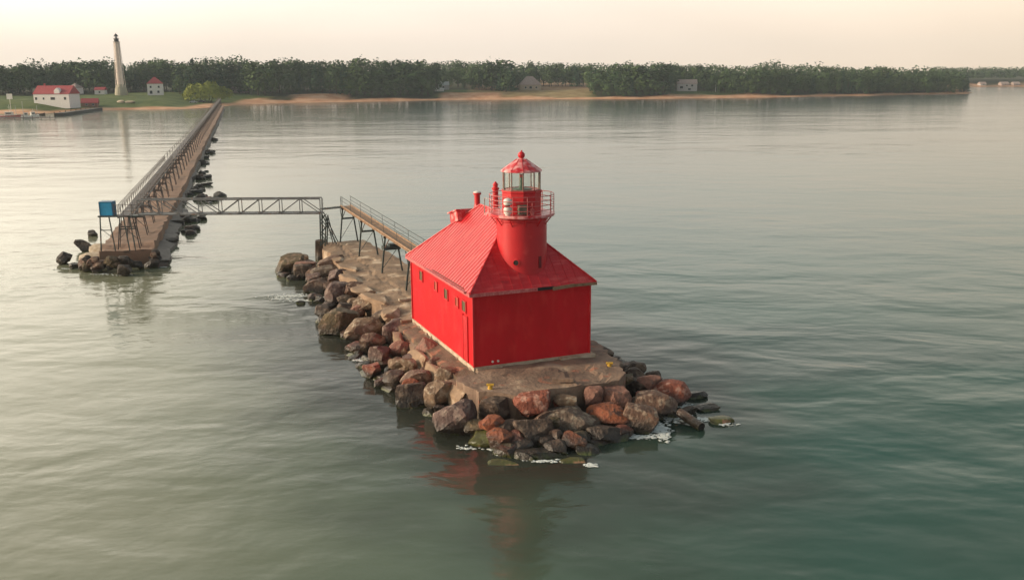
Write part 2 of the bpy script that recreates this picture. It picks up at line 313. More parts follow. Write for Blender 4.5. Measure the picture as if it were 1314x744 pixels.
def cr2(c0, c1, src):
    r = n.new('ShaderNodeValToRGB'); l.new(src, r.inputs[0]); r.color_ramp.elements[0].position = .35; r.color_ramp.elements[1].position = .65
    r.color_ramp.elements[0].color = (*c0, 1); r.color_ramp.elements[1].color = (*c1, 1); return r.outputs[0]
sand = cr2((.50, .24, .13), (.66, .40, .25), nz.outputs[0]); grass = cr2((.065, .10, .028), (.13, .15, .045), nz.outputs[0]); floor_ = cr2((.04, .05, .02), (.07, .06, .03), nz.outputs[0])
def mixc(fac, a, b_):
    x = n.new('ShaderNodeMix'); x.data_type = 'RGBA'; l.new(fac, x.inputs[0]); l.new(a, x.inputs[6]); l.new(b_, x.inputs[7]); return x.outputs[2]
l.new(mixc(sp.outputs[0], mixc(sp.outputs[1], floor_, grass), sand), b.inputs['Base Color'])
land = pyobj('terrain', np.stack([GX.ravel(), GY.ravel(), GZ.ravel()], 1), faces, m_land, smooth=True)
tag(land, kind='structure')
# what grows where: sand near water and on the bluffs, lawn at the left, forest floor elsewhere
def pxof(X, Y, Z):
    Q = np.stack([X, Y, Z - CAMH], -1)
    xx = Q @ np.array(CR); yy = Q @ np.array(CU); zz = Q @ np.array(FW)
    return CX + F * xx / zz, CY - F * yy / zz
PX, PY = pxof(GX, GY, GZ)
rn = .5 * np.sin(GX * .11) + .5 * np.sin(GX * .047 + GY * .08)
sandm = np.clip((13 + 4 * rn - GD) / 3, 0, 1)
for (x0, x1, dmax) in ((372, 452, 42), (560, 650, 34), (300, 345, 24), (820, 1000, 20), (-50, 60, 3)):
    w = np.clip(np.minimum(PX - x0, x1 - PX) / 8, 0, 1) * np.clip((dmax + 5 * rn - GD) / 3, 0, 1) * (GD > 0); sandm = np.maximum(sandm, w)
w = np.clip(np.minimum(PX - 600, 762 - PX) / 8, 0, 1) * (GD > 10) * .38; sandm = np.maximum(sandm, w)
grassm = np.clip(np.where(PX < 345, (110 - GD) / 6, 0) + np.where((PX > 560) & (PX < 760), (60 - GD) / 4, 0) + np.where((PX > 860) & (PX < 960), (40 - GD) / 4, 0), 0, 1)
att = land.data.attributes.new('ground', 'FLOAT_VECTOR', 'POINT')
att.data.foreach_set('vector', np.stack([sandm.ravel(), grassm.ravel(), np.zeros(GX.size)], 1).ravel().astype(np.float32))

# ---------------------------------------------------------------- haze
m_haze = bpy.data.materials.new('haze_air'); m_haze.use_nodes = True
n = m_haze.node_tree.nodes; l = m_haze.node_tree.links; n.clear(); ho = n.new('ShaderNodeOutputMaterial'); pv = n.new('ShaderNodeVolumePrincipled')
pv.inputs['Color'].default_value = (.80, .9, .98, 1); pv.inputs['Density'].default_value = .00014; l.new(pv.outputs[0], ho.inputs['Volume'])
bm = BM(); box(bm, -1500, 1500, -270, 1500, -6, 62)
tag(obj('haze', bm, m_haze), 'thin warm evening haze over the lake', 'haze', kind='stuff')

# ================================================================ THE RED LIGHTHOUSE
random.seed(7)
W, L_, H = 7.50, 12.42, 4.61; ZD = 2.0; EZ = ZD + H; OV = .3; RZ = 10.4; YR = 3.75
LH = empty('lighthouse', L2W(0, 0, 0), A)
tag(LH, 'bright red square-built lighthouse with round tower and hipped roof on the rocky pier end', 'lighthouse')
bm = BM()
# walls with a slight thickness: outer shell
NXW, NZW = 1, 1
box(bm, 0, W, 0, L_, ZD + .1, EZ - .02)
obj('wall', bm, m_redwall, LH)
bm = BM()
box(bm, -.06, W + .06, -.06, L_ + .06, ZD - .4, ZD + .12)
obj('foundation', bm, m_found, LH)
bm = BM(); box(bm, W * .73, W + .28, -.35, .3, ZD - .3, ZD + .10); obj('foundation_lip', bm, m_found, LH)
bm = BM(); box(bm, .1, 1.7, -.22, .1, ZD - .3, ZD + .08); obj('foundation_lip', bm, m_found, LH)
# hipped roof
def roof_pt(side, s, t):
    pass
R0 = Vector((W / 2, -OV + YR + OV, RZ)); R1 = Vector((W / 2, L_ + OV - YR - OV, RZ))
e = [Vector((-OV, -OV, EZ)), Vector((W + OV, -OV, EZ)), Vector((W + OV, L_ + OV, EZ)), Vector((-OV, L_ + OV, EZ))]
bm = BM()
v = [bm.verts.new(p) for p in e + [R0, R1]]
for f in ((0, 1, 4), (1, 2, 5, 4), (2, 3, 5), (3, 0, 4, 5)): bm.faces.new([v[i] for i in f])
v2 = [bm.verts.new(p - Vector((0, 0, .12))) for p in e]
for i in range(4): bm.faces.new((v[i], v2[i], v2[(i + 1) % 4], v[(i + 1) % 4]))
bm.faces.new(v2)
# standing seams up every slope
def seams(a, b_, ra, rb, step, sr=.022):
    ln = (b_ - a).length; d = (b_ - a) / ln; up = None
    # slope plane inward direction
    mid_r = (ra + rb) / 2; inn = mid_r - (a + b_) / 2; inn -= d * inn.dot(d)
    k = step * .5
    sa = (ra - a).dot(d); sb = (rb - a).dot(d)
    nrm = d.cross(inn).normalized(); nrm = nrm if nrm.z > 0 else -nrm
    while k < ln:
        if k < sa: t = k / sa
        elif k > sb: t = (ln - k) / (ln - sb)
        else: t = 1
        p = a + d * k; q = p + inn * t
        if t > .04: bar(bm, p + nrm * .012, q + nrm * .012, sr, 4)
        k += step
seams(e[3], e[0], R1, R0, .42); seams(e[0], e[1], R0, R0, .6, .011); seams(e[1], e[2], R0, R1, .42); seams(e[2], e[3], R1, R1, .42)
for a_, b_ in ((e[0], R0), (e[1], R0), (e[2], R1), (e[3], R1), (R0, R1)): bar(bm, a_ + Vector((0, 0, .02)), b_ + Vector((0, 0, .02)), .06, 6)
# horizontal laps on the panels
roof = obj('roof', bm, m_roof, LH)
bm = BM()  # fascia boards
def plank(bm, p, q, th, hh, dz=0):
    p = Vector(p); q = Vector(q); d = (q - p).normalized(); s = Vector((-d.y, d.x, 0)) * th / 2; u = Vector((0, 0, hh / 2))
    vs = [bm.verts.new(c + a_ * s + b_ * u + Vector((0, 0, dz))) for c in (p, q) for a_, b_ in ((-1, -1), (1, -1), (1, 1), (-1, 1))]
    for f in ((3, 2, 1, 0), (4, 5, 6, 7), (0, 1, 5, 4), (1, 2, 6, 5), (2, 3, 7, 6), (3, 0, 4, 7)): bm.faces.new([vs[i] for i in f])
zf = EZ - .1
plank(bm, (-OV - .03, -OV - .03, zf), (3.9, -OV - .04, zf), .05, .2)
plank(bm, (-OV - .03, -OV, zf), (-OV - .03, L_ + OV, zf), .05, .2)
plank(bm, (W + OV + .03, -OV, zf), (W + OV + .03, L_ + OV, zf), .05, .2)
plank(bm, (-OV, L_ + OV + .03, zf), (W + OV, L_ + OV + .03, zf), .05, .2)
obj('fascia', bm, m_rail, LH)
bm = BM()
plank(bm, (4.9, -OV - .05, zf - .06), (6.3, -OV - .03, zf + .03), .05, .2); plank(bm, (6.2, -OV - .035, zf + .02), (W + OV, -OV - .03, zf), .05, .17)
obj('bare_fascia', bm, m_tan, LH)['label'] = 'bare tan board where the front eave has lost its paint'
bm = BM(); box(bm, 3.9, 5.0, -OV - .02, -OV + .02, zf - .1, zf + .09); obj('eave_gap', bm, m_dark, LH)
bm = BM(); plank(bm, (-OV - .14, 0.2, EZ - .01), (-OV - .14, L_ * .62, EZ - .01), .12, .1); obj('gutter', bm, m_rail, LH)
bm = BM(); plank(bm, (-OV + .05, .9, EZ + .07), (-OV + .05, L_ * .55, EZ + .07), .04, .06); obj('gutter_shadow_strip', bm, mat('gutter_shadow_tone', (.2, .03, .02), .7, bump=0), LH).name = 'gutter_shadow_line'  # dark strip painted in as the gutter's shadow along the roof edge
# corner boards
for (x, y) in ((-.02, -.02), (W + .02, -.02), (-.02, L_ + .02)):
    bm = BM(); box(bm, x - .05, x + .05, y - .05, y + .05, ZD + .12, EZ - .14); obj('corner_board', bm, m_red, LH)
# high small windows in the left wall (x = 0)
for i, (yy, zz, kind) in enumerate(((10.1, 5.65, 'b'), (6.9, 5.6, 'r'), (4.85, 5.5, 'b'), (2.8, 5.45, 'r'), (1.52, 5.47, 'b'))):
    bm = BM(); s = .3 if kind == 'b' else .26
    for (a0, a1, z0, z1) in ((yy - s - .07, yy + s + .07, zz + s, zz + s + .07), (yy - s - .07, yy + s + .07, zz - s - .09, zz - s), (yy - s - .07, yy - s, zz - s, zz + s), (yy + s, yy + s + .07, zz - s, zz + s)):
        box(bm, -.07, .02, a0, a1, z0, z1)
    f_ = obj('window', bm, m_red, LH)
    bm = BM(); box(bm, -.03, .01, yy - s, yy + s, zz - s, zz + s)
    if kind == 'b': box(bm, -.045, -.025, yy - .02, yy + .02, zz - s, zz + s)
    p_ = obj('window_panel', bm, m_board if kind == 'b' else mat('faded_red_panel', (.42, .09, .05), .6, (.3, .06, .03)), f_)
bm = BM(); box(bm, -.05, .01, 1.0, 1.7, ZD + .15, ZD + 2.9); box(bm, -.07, .0, .93, 1.0, ZD + .15, ZD + 2.97); box(bm, -.07, .0, 1.7, 1.77, ZD + .15, ZD + 2.97); obj('narrow_door', bm, m_red, LH)
# low front vents: two little white spots
for xx in (1.15, 1.5):
    bm = BM(); lathe(bm, [(.07, 0), (.07, .05), (.05, .07)], 12)
    bmesh.ops.transform(bm, matrix=Matrix.Translation((xx, -.003, ZD + .34)) @ Matrix.Rotation(math.pi / 2, 4, 'X'), verts=bm.verts)
    obj('wall_vent', bm, m_white, LH)
# patched panel on the front wall
# tower
TX, TY, TR = 3.85, 1.86, 1.5
bm = BM(); lathe(bm, [(TR + .06, 6.3), (TR + .05, 6.8), (TR, 7.2), (TR, 10.33), (TR + .08, 10.38), (TR + .08, 10.53), (TR + .25, 10.63)], 48, TX, TY)
tw = obj('tower', bm, m_red, LH, smooth=True)
md = tw.modifiers.new('e', 'EDGE_SPLIT'); md.split_angle = math.radians(35)
def on_tower(ang, z, r=TR): return Vector((TX + r * math.cos(ang), TY + r * math.sin(ang), z))
# porthole (dark round) facing camera-left, and a narrow slit to the right
def porthole(ang, z, rr, name, m, dx=0.0):
    c = on_tower(ang, z, TR - .02); nrm = Vector((math.cos(ang), math.sin(ang), 0))
    M_ = Matrix.Translation(c) @ nrm.to_track_quat('Z', 'Y').to_matrix().to_4x4()
    bm = BM(); lathe(bm, [(rr * 1.35, 0), (rr * 1.35, .06), (rr, .07), (rr, .03)], 20, cap=False); bmesh.ops.transform(bm, matrix=M_, verts=bm.verts); fr_ = obj('porthole', bm, m_red, LH)
    bm = BM(); lathe(bm, [(rr, 0), (rr, .045)], 20); bmesh.ops.transform(bm, matrix=M_, verts=bm.verts); obj('porthole_glass', bm, m, fr_)
porthole(math.radians(-126), 8.0, .16, 'porthole', m_dark)
c = math.radians(-68); p = on_tower(c, 0, TR + .0); bm = BM()
Mx = Matrix.Translation((p.x, p.y, 0)) @ Matrix.Rotation(c, 4, 'Z'); box(bm, -.05, .04, -.1, .1, 7.6, 8.3, Mx); obj('tower_slit', bm, mat('dark_red_slit', (.2, .006, .008), .6, bump=0), LH)
# gallery deck
bm = BM(); lathe(bm, [(TR, 10.62), (1.93, 10.62), (1.98, 10.66), (1.98, 10.78), (1.93, 10.80), (.5, 10.80)], 40, TX, TY); obj('gallery_deck', bm, m_lroof, LH)
for k in range(12):
    bm = BM(); a_ = 2 * math.pi * (k + .5) / 12; bar(bm, (TX + 1.5 * math.cos(a_), TY + 1.5 * math.sin(a_), 10.13), (TX + 1.88 * math.cos(a_), TY + 1.88 * math.sin(a_), 10.62), .035, 4); obj('gallery_bracket', bm, m_red, LH)
# railing
bm = BM(); NP = 14
for k in range(NP):
    a_ = 2 * math.pi * k / NP; x, y = TX + 1.92 * math.cos(a_), TY + 1.92 * math.sin(a_)
    bar(bm, (x, y, 10.78), (x, y, 11.90), .022, 6)
for z in (11.08, 11.36, 11.63, 11.90):
    for k in range(42):
        a0, a1 = 2 * math.pi * k / 42, 2 * math.pi * (k + 1) / 42
        bar(bm, (TX + 1.92 * math.cos(a0), TY + 1.92 * math.sin(a0), z), (TX + 1.92 * math.cos(a1), TY + 1.92 * math.sin(a1), z), .024 if z > 11.8 else .022, 5)
obj('gallery_railing', bm, m_rail, LH)
# lantern
bm = BM(); lathe(bm, [(1.2, 10.78), (1.2, 12.0), (1.24, 12.04), (1.24, 12.14), (1.02, 12.16)], 10, TX, TY); obj('lantern_drum', bm, m_red, LH)
m_glass = bpy.data.materials.new('lantern_glass'); m_glass.use_nodes = True
n = m_glass.node_tree.nodes; l = m_glass.node_tree.links; n.clear(); o_ = n.new('ShaderNodeOutputMaterial'); g1 = n.new('ShaderNodeBsdfGlossy'); g1.inputs[0].default_value = (.9, .9, .9, 1); g1.inputs['Roughness'].default_value = .05
t1 = n.new('ShaderNodeBsdfTransparent'); t1.inputs[0].default_value = (.96, .98, .95, 1); mm = n.new('ShaderNodeMixShader'); mm.inputs[0].default_value = .1; l.new(t1.outputs[0], mm.inputs[1]); l.new(g1.outputs[0], mm.inputs[2]); l.new(mm.outputs[0], o_.inputs[0])
NG = 10
lr = BM()
for k in range(NG):
    a_ = 2 * math.pi * k / NG; x, y = TX + 1.12 * math.cos(a_), TY + 1.12 * math.sin(a_); bar(lr, (x, y, 12.1), (x, y, 13.27), .042, 4)
    a2 = 2 * math.pi * (k + 1) / NG
    bar(lr, (x, y, 12.17), (TX + 1.12 * math.cos(a2), TY + 1.12 * math.sin(a2), 12.17), .03, 4); bar(lr, (x, y, 13.24), (TX + 1.12 * math.cos(a2), TY + 1.12 * math.sin(a2), 13.24), .03, 4)
lf = obj('lantern_frame', lr, mat('grey_green_frame', (.22, .2, .15), .5, (.3, .1, .08)), LH)
bm = BM(); lathe(bm, [(1.09, 12.17), (1.09, 13.22)], NG, TX, TY, cap=False); obj('lantern_glazing', bm, m_glass, lf)
bm = BM(); lathe(bm, [(.62, 12.15), (.62, 12.2), (.2, 12.22), (.14, 12.3), (.1, 12.85)], 20, TX, TY); obj('lamp_pedestal', bm, mat('green_pedestal', (.05, .12, .07), .5), LH)
bm = BM(); lathe(bm, [(.05, 12.85), (.11, 12.88), (.12, 12.98), (.05, 13.05)], 12, TX, TY); obj('beacon_lamp', bm, m_red, LH)
bm = BM(); lathe(bm, [(1.06, 13.2), (1.24, 13.24), (1.2, 13.32), (.72, 13.66), (.3, 13.92), (.12, 13.98), (.10, 14.02)], 20, TX, TY)
lroof = obj('lantern_roof', bm, m_lroof, LH)
bm = BM(); bmesh.ops.create_icosphere(bm, subdivisions=3, radius=.215, matrix=Matrix.Translation((TX, TY, 14.17))); bar(bm, (TX, TY, 14.3), (TX + .02, TY, 14.45), .05, 8); obj('ventilator_ball', bm, m_red, lroof, smooth=True)
bm = BM()
for k in range(10):
    a_ = 2 * math.pi * k / 10; bar(bm, (TX + 1.21 * math.cos(a_), TY + 1.21 * math.sin(a_), 13.31), (TX + .28 * math.cos(a_), TY + .28 * math.sin(a_), 13.95), .022, 4)
obj('roof_rib', bm, m_red, lroof)
# camera-left direction in local frame
lft = Vector((-math.cos(A), math.sin(A), 0)); fro = Vector((-math.sin(A), -math.cos(A), 0)) # world -x and world -y in local axes
def tpos(dl, df, z): p = Vector((TX, TY, z)) + lft * dl + fro * df; return p
# twin white fog horns
p = tpos(.82, 1.42, 10.80); bm = BM(); lathe(bm, [(.16, 10.80), (.16, 10.88), (.24, 10.92), (.26, 11.18), (.2, 11.28), (.1, 11.30), (.1, 11.40), (.24, 11.44), (.27, 11.63), (.22, 11.75), (.08, 11.81)], 20, p.x, p.y); fh = obj('fog_signal', bm, m_white, LH, smooth=False)
bm = BM(); lathe(bm, [(.15, 11.28), (.15, 11.45)], 16, p.x, p.y); obj('dark_collar', bm, m_dark, fh)
p = tpos(-.05, 1.5, 0); bm = BM(); box(bm, p.x - .28, p.x + .28, p.y - .14, p.y + .14, 10.88, 11.40); bar(bm, (p.x - .2, p.y, 10.78), (p.x - .2, p.y, 10.88), .03); bar(bm, (p.x + .2, p.y, 10.78), (p.x + .2, p.y, 10.88), .03); obj('equipment_box', bm, mat('grey_green_box', (.2, .19, .13), .6), LH)
p = tpos(-.6, 1.5, 0); bm = BM(); box(bm, p.x - .1, p.x + .1, p.y - .1, p.y + .1, 10.80, 11.18); bar(bm, (p.x, p.y, 11.18), (p.x, p.y, 11.53), .03); obj('small_sensor', bm, m_rail, LH)
# ridge chimneys
def ridge_at(px, zz):
    # point on ridge plane x = W/2 seen at this photo column
    n_ = UX; d = ray(px, 260); o = Vector((0, 0, CAMH)); t = (n_.dot(L2W(W / 2, 0, 0) - o)) / n_.dot(d); q = o + d * t
    return loc2(q)
_, y1 = ridge_at(636, 10.4); bm = BM(); lathe(bm, [(.2, 10.2), (.18, 11.7), (.24, 11.72), (.24, 11.82), (.15, 11.86), (.15, 12.0), (.2, 12.02), (.04, 12.22)], 18, W / 2, y1); obj('chimney', bm, m_red, LH)
_, y2 = ridge_at(612.5, 10.4); bm = BM(); lathe(bm, [(.26, 10.1), (.19, 10.4), (.19, 11.0), (.27, 11.02), (.27, 11.14)], 18, W / 2, y2); ch = obj('chimney', bm, m_red, LH)
bm = BM(); lathe(bm, [(.25, 11.14), (.25, 11.2), (.1, 11.26)], 18, W / 2, y2); obj('chimney_cap', bm, m_white, ch)
# landing beside the gallery, above the roof
yl = TY + 2.3
bm = BM(); box(bm, W / 2 - 1.1, W / 2 + .5, yl - .4, yl + .9, 10.28, 10.42); box(bm, W / 2 - 1.0, W / 2 - .4, yl, yl + .5, 10.42, 10.75); obj('roof_landing', bm, m_lroof, LH)
bm = BM()
for (x, y) in ((W / 2 - 1.08, yl - .35), (W / 2 - 1.08, yl + .85)): bar(bm, (x, y, 10.35), (x, y, 11.35), .03)
bar(bm, (W / 2 - 1.08, yl - .35, 11.35), (W / 2 - 1.08, yl + .85, 11.35), .02)
obj('landing_rail', bm, m_pale, LH)
# rear dormer hatch
bm = BM()
Mh = Matrix.Translation((W / 2 - .6, L_ - 2.7, 9.75)) @ Matrix.Rotation(math.radians(-14), 4, 'X')
box(bm, -.75, .75, -.3, 1.3, -.5, .16, Mh); box(bm, -.85, .85, -.4, 1.55, .162, .25, Mh); obj('roof_dormer', bm, m_lroof, LH)

# ================================================================ PIERS
def strip_slab(name, stations, mat_, z_of, parent=None, nx_=10, bottom=-2.5, seed=0, M=None, edge=.15, topn=.06):
    """stations: list of (y, xl, xr)"""
    rnd = random.Random(seed); vs = []; fs = []; ns = len(stations)
    for j, (y, xl, xr) in enumerate(stations):
        xl += rnd.uniform(-edge, edge); xr += rnd.uniform(-edge, edge)
        for i in range(nx_ + 1):
            x = xl + (xr - xl) * i / nx_
            z = z_of(x, y) + topn * n3(x * .7, y * .7, seed) * 2 + topn * .5 * n3(x * 2.3, y * 2.3, seed)
            vs.append((x, y, z))
    base = len(vs)
    for j in range(ns - 1):
        for i in range(nx_): k = j * (nx_ + 1) + i; fs.append((k, k + 1, k + nx_ + 2, k + nx_ + 1))
    ring = [j * (nx_ + 1) for j in range(ns - 1, 0, -1)] + list(range(0, nx_)) + [j * (nx_ + 1) + nx_ for j in range(ns - 1)] + [(ns - 1) * (nx_ + 1) + i for i in range(nx_, 0, -1)]
    for k in ring: x, y, z = vs[k]; vs.append((x + rnd.uniform(-.1, .1), y + rnd.uniform(-.05, .05), bottom))
    N = len(ring)
    for k in range(N): fs.append((ring[k], base + k, base + (k + 1) % N, ring[(k + 1) % N]))
    if M: vs = [tuple(M(Vector(p))) for p in vs]
    return pyobj(name, vs, fs, mat_, parent)
def lin(pts, y):
    return float(np.interp(y, [p[0] for p in pts], [p[1] for p in pts]))
PIER = empty('pier', L2W(0, 20, 0), A)
tag(PIER, 'stubby cracked tan concrete pier that carries the red lighthouse and its catwalk', 'pier')
def toP(v): return Vector((v.x, v.y - 20, v.z))
XL = [(13, -.9), (20, -1.0), (30, -.7), (43, .1), (46.5, .4)]; XRr = [(13, 9.0), (15, 8.6), (18, 6.2), (24, 5.6), (40, 5.3), (46.5, 4.8)]
st = [(y, lin(XL, y) + .12 * math.sin(y * 1.1), lin(XRr, y)) for y in np.arange(12.6, 47.2, .55)]
def zback(x, y):
    s = 2.0 - .05 * max(0, 2.2 - x) * (1 + math.sin(y * .9))
    if int((y + .35 * x) / 4.6) % 2: s -= .09
    if abs(x - 1.7 - .25 * math.sin(y * .6) - .1 * math.sin(y * 2.3)) < .16: s -= .05
    return s
strip_slab('pier_deck', st, m_concl, zback, PIER, 22, seed=3, M=toP, edge=.1, topn=.045)
XL2 = [(-4.7, .6), (-4.2, -.3), (-3.0, -1.45), (0, -1.45), (12.6, -1.15)]; XR2 = [(-4.7, 6.9), (-4.0, 7.7), (-2, 8.6), (2, 9.1), (12.6, 9.1)]
st = [(y, lin(XL2, y), lin(XR2, y)) for y in np.arange(-4.8, 12.7, .4)]
def zfront(x, y):
    s = 1.97
    if x < -.12 and y > -.4: s = 1.62 - .5 * (-.12 - x) * .4
    if y < -2.4: s -= .10 * (-2.4 - y) / 3
    if -.9 < x - 5.5 < .9 and y < -1.6: s -= .1
    return s
strip_slab('pier_apron', st, m_conc, zfront, PIER, 34, seed=5, M=toP, edge=.2, topn=.05)
bm = BM(); box(bm, -1.12, -.08, -20.7, -7.3, 1.2, 1.9)
for v_ in bm.verts:
    if v_.co.x < -1: v_.co.z -= .22
bmesh.ops.subdivide_edges(bm, edges=bm.edges[:], cuts=9, use_grid_fill=True)
for v_ in bm.verts: v_.co += Vector((n3(v_.co.x, v_.co.y * .8, 1) * .12, 0, n3(v_.co.x * 2, v_.co.y * 1.3, 7) * .09))
obj('side_ledge', bm, mat('dark_stained_ledge', (.17, .105, .065), .8, (.09, .06, .035), .9, .6, 6, spots=[((.3, .14, .08), 1.1, .55, .65)]), PIER)
# raised broken caps along the left edge and an angled ledge beside the building
rnd = random.Random(11)
def chunk(sx, sy, sz, seed, planes=9, sub=2, jag=.06, cube=.8):
    r_ = random.Random(seed); bm = BM(); bmesh.ops.create_icosphere(bm, subdivisions=sub, radius=1)
    for v_ in bm.verts:
        c_ = v_.co; mxx = max(abs(c_.x), abs(c_.y), abs(c_.z)); v_.co = c_.lerp(c_ / mxx, cube)
    for _ in range(planes):
        nn = Vector((r_.gauss(0, 1), r_.gauss(0, 1), r_.gauss(0, .8))).normalized(); dd = r_.uniform(.62, .92)
        for v_ in bm.verts:
            ex = v_.co.dot(nn) - dd
            if ex > 0: v_.co -= nn * ex
    for v_ in bm.verts:
        v_.co += Vector((n3(v_.co.x * 2 + seed, v_.co.y * 2, v_.co.z * 2), n3(v_.co.y * 2, v_.co.z * 2 + seed, 3), n3(v_.co.z * 2, v_.co.x * 2, seed + 5))) * jag * 1.1
        v_.co = Vector((v_.co.x * sx, v_.co.y * sy, v_.co.z * sz))
    return bm
for k, (x, y, sx, sy, sz) in enumerate(((-.6, 28.5, .9, 2.0, .38), (-.8, 24.2, .9, 1.6, .42), (-.5, 20.2, .9, 2.2, .38), (-.7, 16.2, .8, 1.6, .42), (.1, 33, .8, 1.8, .35), (.3, 38, .8, 1.5, .3),
                                        (-1.6, 10.4, .4, 1.9, .6), (-1.65, 6.4, .4, 1.8, .65), (-1.65, 2.6, .4, 1.7, .65), (-1.6, -1.2, .4, 1.5, .6))):
    bm = chunk(sx, sy, sz, 100 + k, 7, 3, .05); bmesh.ops.rotate(bm, matrix=Matrix.Rotation(rnd.uniform(-.12, .12), 3, 'Z'), verts=bm.verts)
    o = obj('broken_cap', bm, m_concl, PIER, smooth=False); o.location = (x, y - 20, 1.75 if y > 12 else 1.0)

# far pier
D_ = Vector((-.2678, .9635, 0)); N_ = Vector((.9635, .2678, 0)); FO = Vector((-38.5, 92.5, 0))
fang = math.atan2(-D_.x, D_.y)
FP = empty('pier', FO, fang)
tag(FP, 'long straight pinkish concrete pier running from the shore to its rocky end', 'pier')
XF = [(0, -2.2), (3, -2.6), (60, -2.6), (480, -3.2)]
st = [(y, lin(XF, y), 2.5) for y in np.concatenate([np.arange(3.2, 60, 1.2), np.arange(60, 497, 6)])]
strip_slab('pier_deck', st, m_conc2, lambda x, y: 1.8 - (.12 if int(y / 7) % 2 else 0) - (.3 if y < 4.5 else 0), FP, 10, seed=9, edge=.15, topn=.06)
st = [(y, 2.3, (3.9 if y < 42 else 2.9) + .2 * math.sin(y * .5)) for y in np.concatenate([np.arange(1, 60, 1.5), np.arange(60, 480, 8)])]
strip_slab('lower_ledge', st, m_concg, lambda x, y: .75 - .25 * (x - 2.3), FP, 4, seed=12, edge=.2, topn=.08)
bm = chunk(1.5, 1.1, .5, 301, 7); o = obj('broken_cap', bm, m_found, FP); o.location = (-3.3, 4.5, .75)
bm = chunk(1.0, 1.3, .6, 302, 7); o = obj('broken_cap', bm, m_found, FP); o.location = (-3.2, 7.6, 1.0)

# ================================================================ CATWALKS
def bent(bm, xa, xb, ta, tb, z0, z1, y=0.0, dy=.0, w=.055, bar_z=.72):
    bar(bm, (xa, y - dy, z0), (ta, y, z1), w, 4); bar(bm, (xb, y - dy, z0), (tb, y, z1), w, 4)
    f = bar_z; bar(bm, (xa + (ta - xa) * f, y - dy * (1 - f), z0 + (z1 - z0) * f), (xb + (tb - xb) * f, y - dy * (1 - f), z0 + (z1 - z0) * f), w * 1.3, 4)
    bar(bm, (ta - .15, y, z1), (tb + .15, y, z1), w * 1.2, 4)
def copypart(proto, parent, loc, first):
    o = proto if first else dup(proto, parent=parent)
    o.location = loc; return o
CW = empty('catwalk', L2W(3.1, 46, 0), A)
tag(CW, 'raised plank catwalk on splayed steel legs leading to the red lighthouse', 'catwalk')
zc = lambda y: float(np.interp(y, [12, 46], [4.95, 5.65]))
rn2 = random.Random(3)
bm = BM(); y = 46.8
while y > 12.4:
    z = zc(y); wd = .46 + rn2.uniform(-.03, .03); dz = rn2.uniform(-.012, .012)
    box(bm, -wd, wd, y - 46 - .28, y - 46 - .01, z - .04 + dz, z + dz); y -= .29
obj('walkway_planks', bm, m_plank, CW)
bm = BM()
for s in (-.42, .42): bar(bm, (s, .8, zc(46.8) - .14), (s, 12.4 - 46, zc(12.4) - .14), .08, 4)
obj('stringer', bm, m_tan, CW)
for s in (-.5, .5):
    bm = BM(); bar(bm, (s, .8, zc(46.8) + .08), (s, 12.4 - 46, zc(12.4) + .08), .08, 4); obj('kick_board', bm, m_plank, CW)
    bm = BM(); bar(bm, (s, .8, zc(46.8) + .62), (s, 12.6 - 46, zc(12.6) + .62), .025, 4); bar(bm, (s, .8, zc(46.8) + 1.0), (s, 12.6 - 46, zc(12.6) + 1.0), .03, 4); obj('handrail', bm, m_steel, CW)
fr0 = None
for k, y in enumerate((46.0, 37.8, 29.3, 21.8, 15.0)):
    bm = BM(); zt = zc(y) - .2
    bent(bm, -.9, .95, -.5, .5, 1.95, zt, w=.09)
    for s in (-.5, .5): bar(bm, (s * 1.25, 0, zt - 1.1), (s, -1.2, zt - .02), .045, 4); bar(bm, (s * 1.25, 0, zt - 1.1), (s, 1.2, zt + .0), .045, 4)
    bar(bm, (-.8, 0, 2.4), (.62, 0, zt - .95), .03, 4)
    if k == 2: box(bm, -.75, .75, -.4, .5, 4.02, 4.3); box(bm, -.2, .5, -.3, .35, 4.3, 4.5)
    o = obj('support_frame', bm, m_steel, CW); o.location = (0, y - 46, 0)
    if k == 2: o['label'] = 'support frame with a dark machinery shelf across it'
for y in np.arange(46.5, 13, -4.2):
    z = zc(y)
    for s in (-.5, .5):
        bm = BM(); bar(bm, (s, 0, z - .1), (s, 0, z + 1.0), .02, 5); o = obj('rail_post', bm, m_steel, CW); o.location = (0, y - 46, 0)
bm = BM()
for s in (-.5, .5):
    for dz in (.3, .8): bar(bm, (s, .5, zc(46) + dz), (s, 13 - 46, zc(13) + dz), .007, 4)
obj('rail_cable', bm, m_steel, CW)

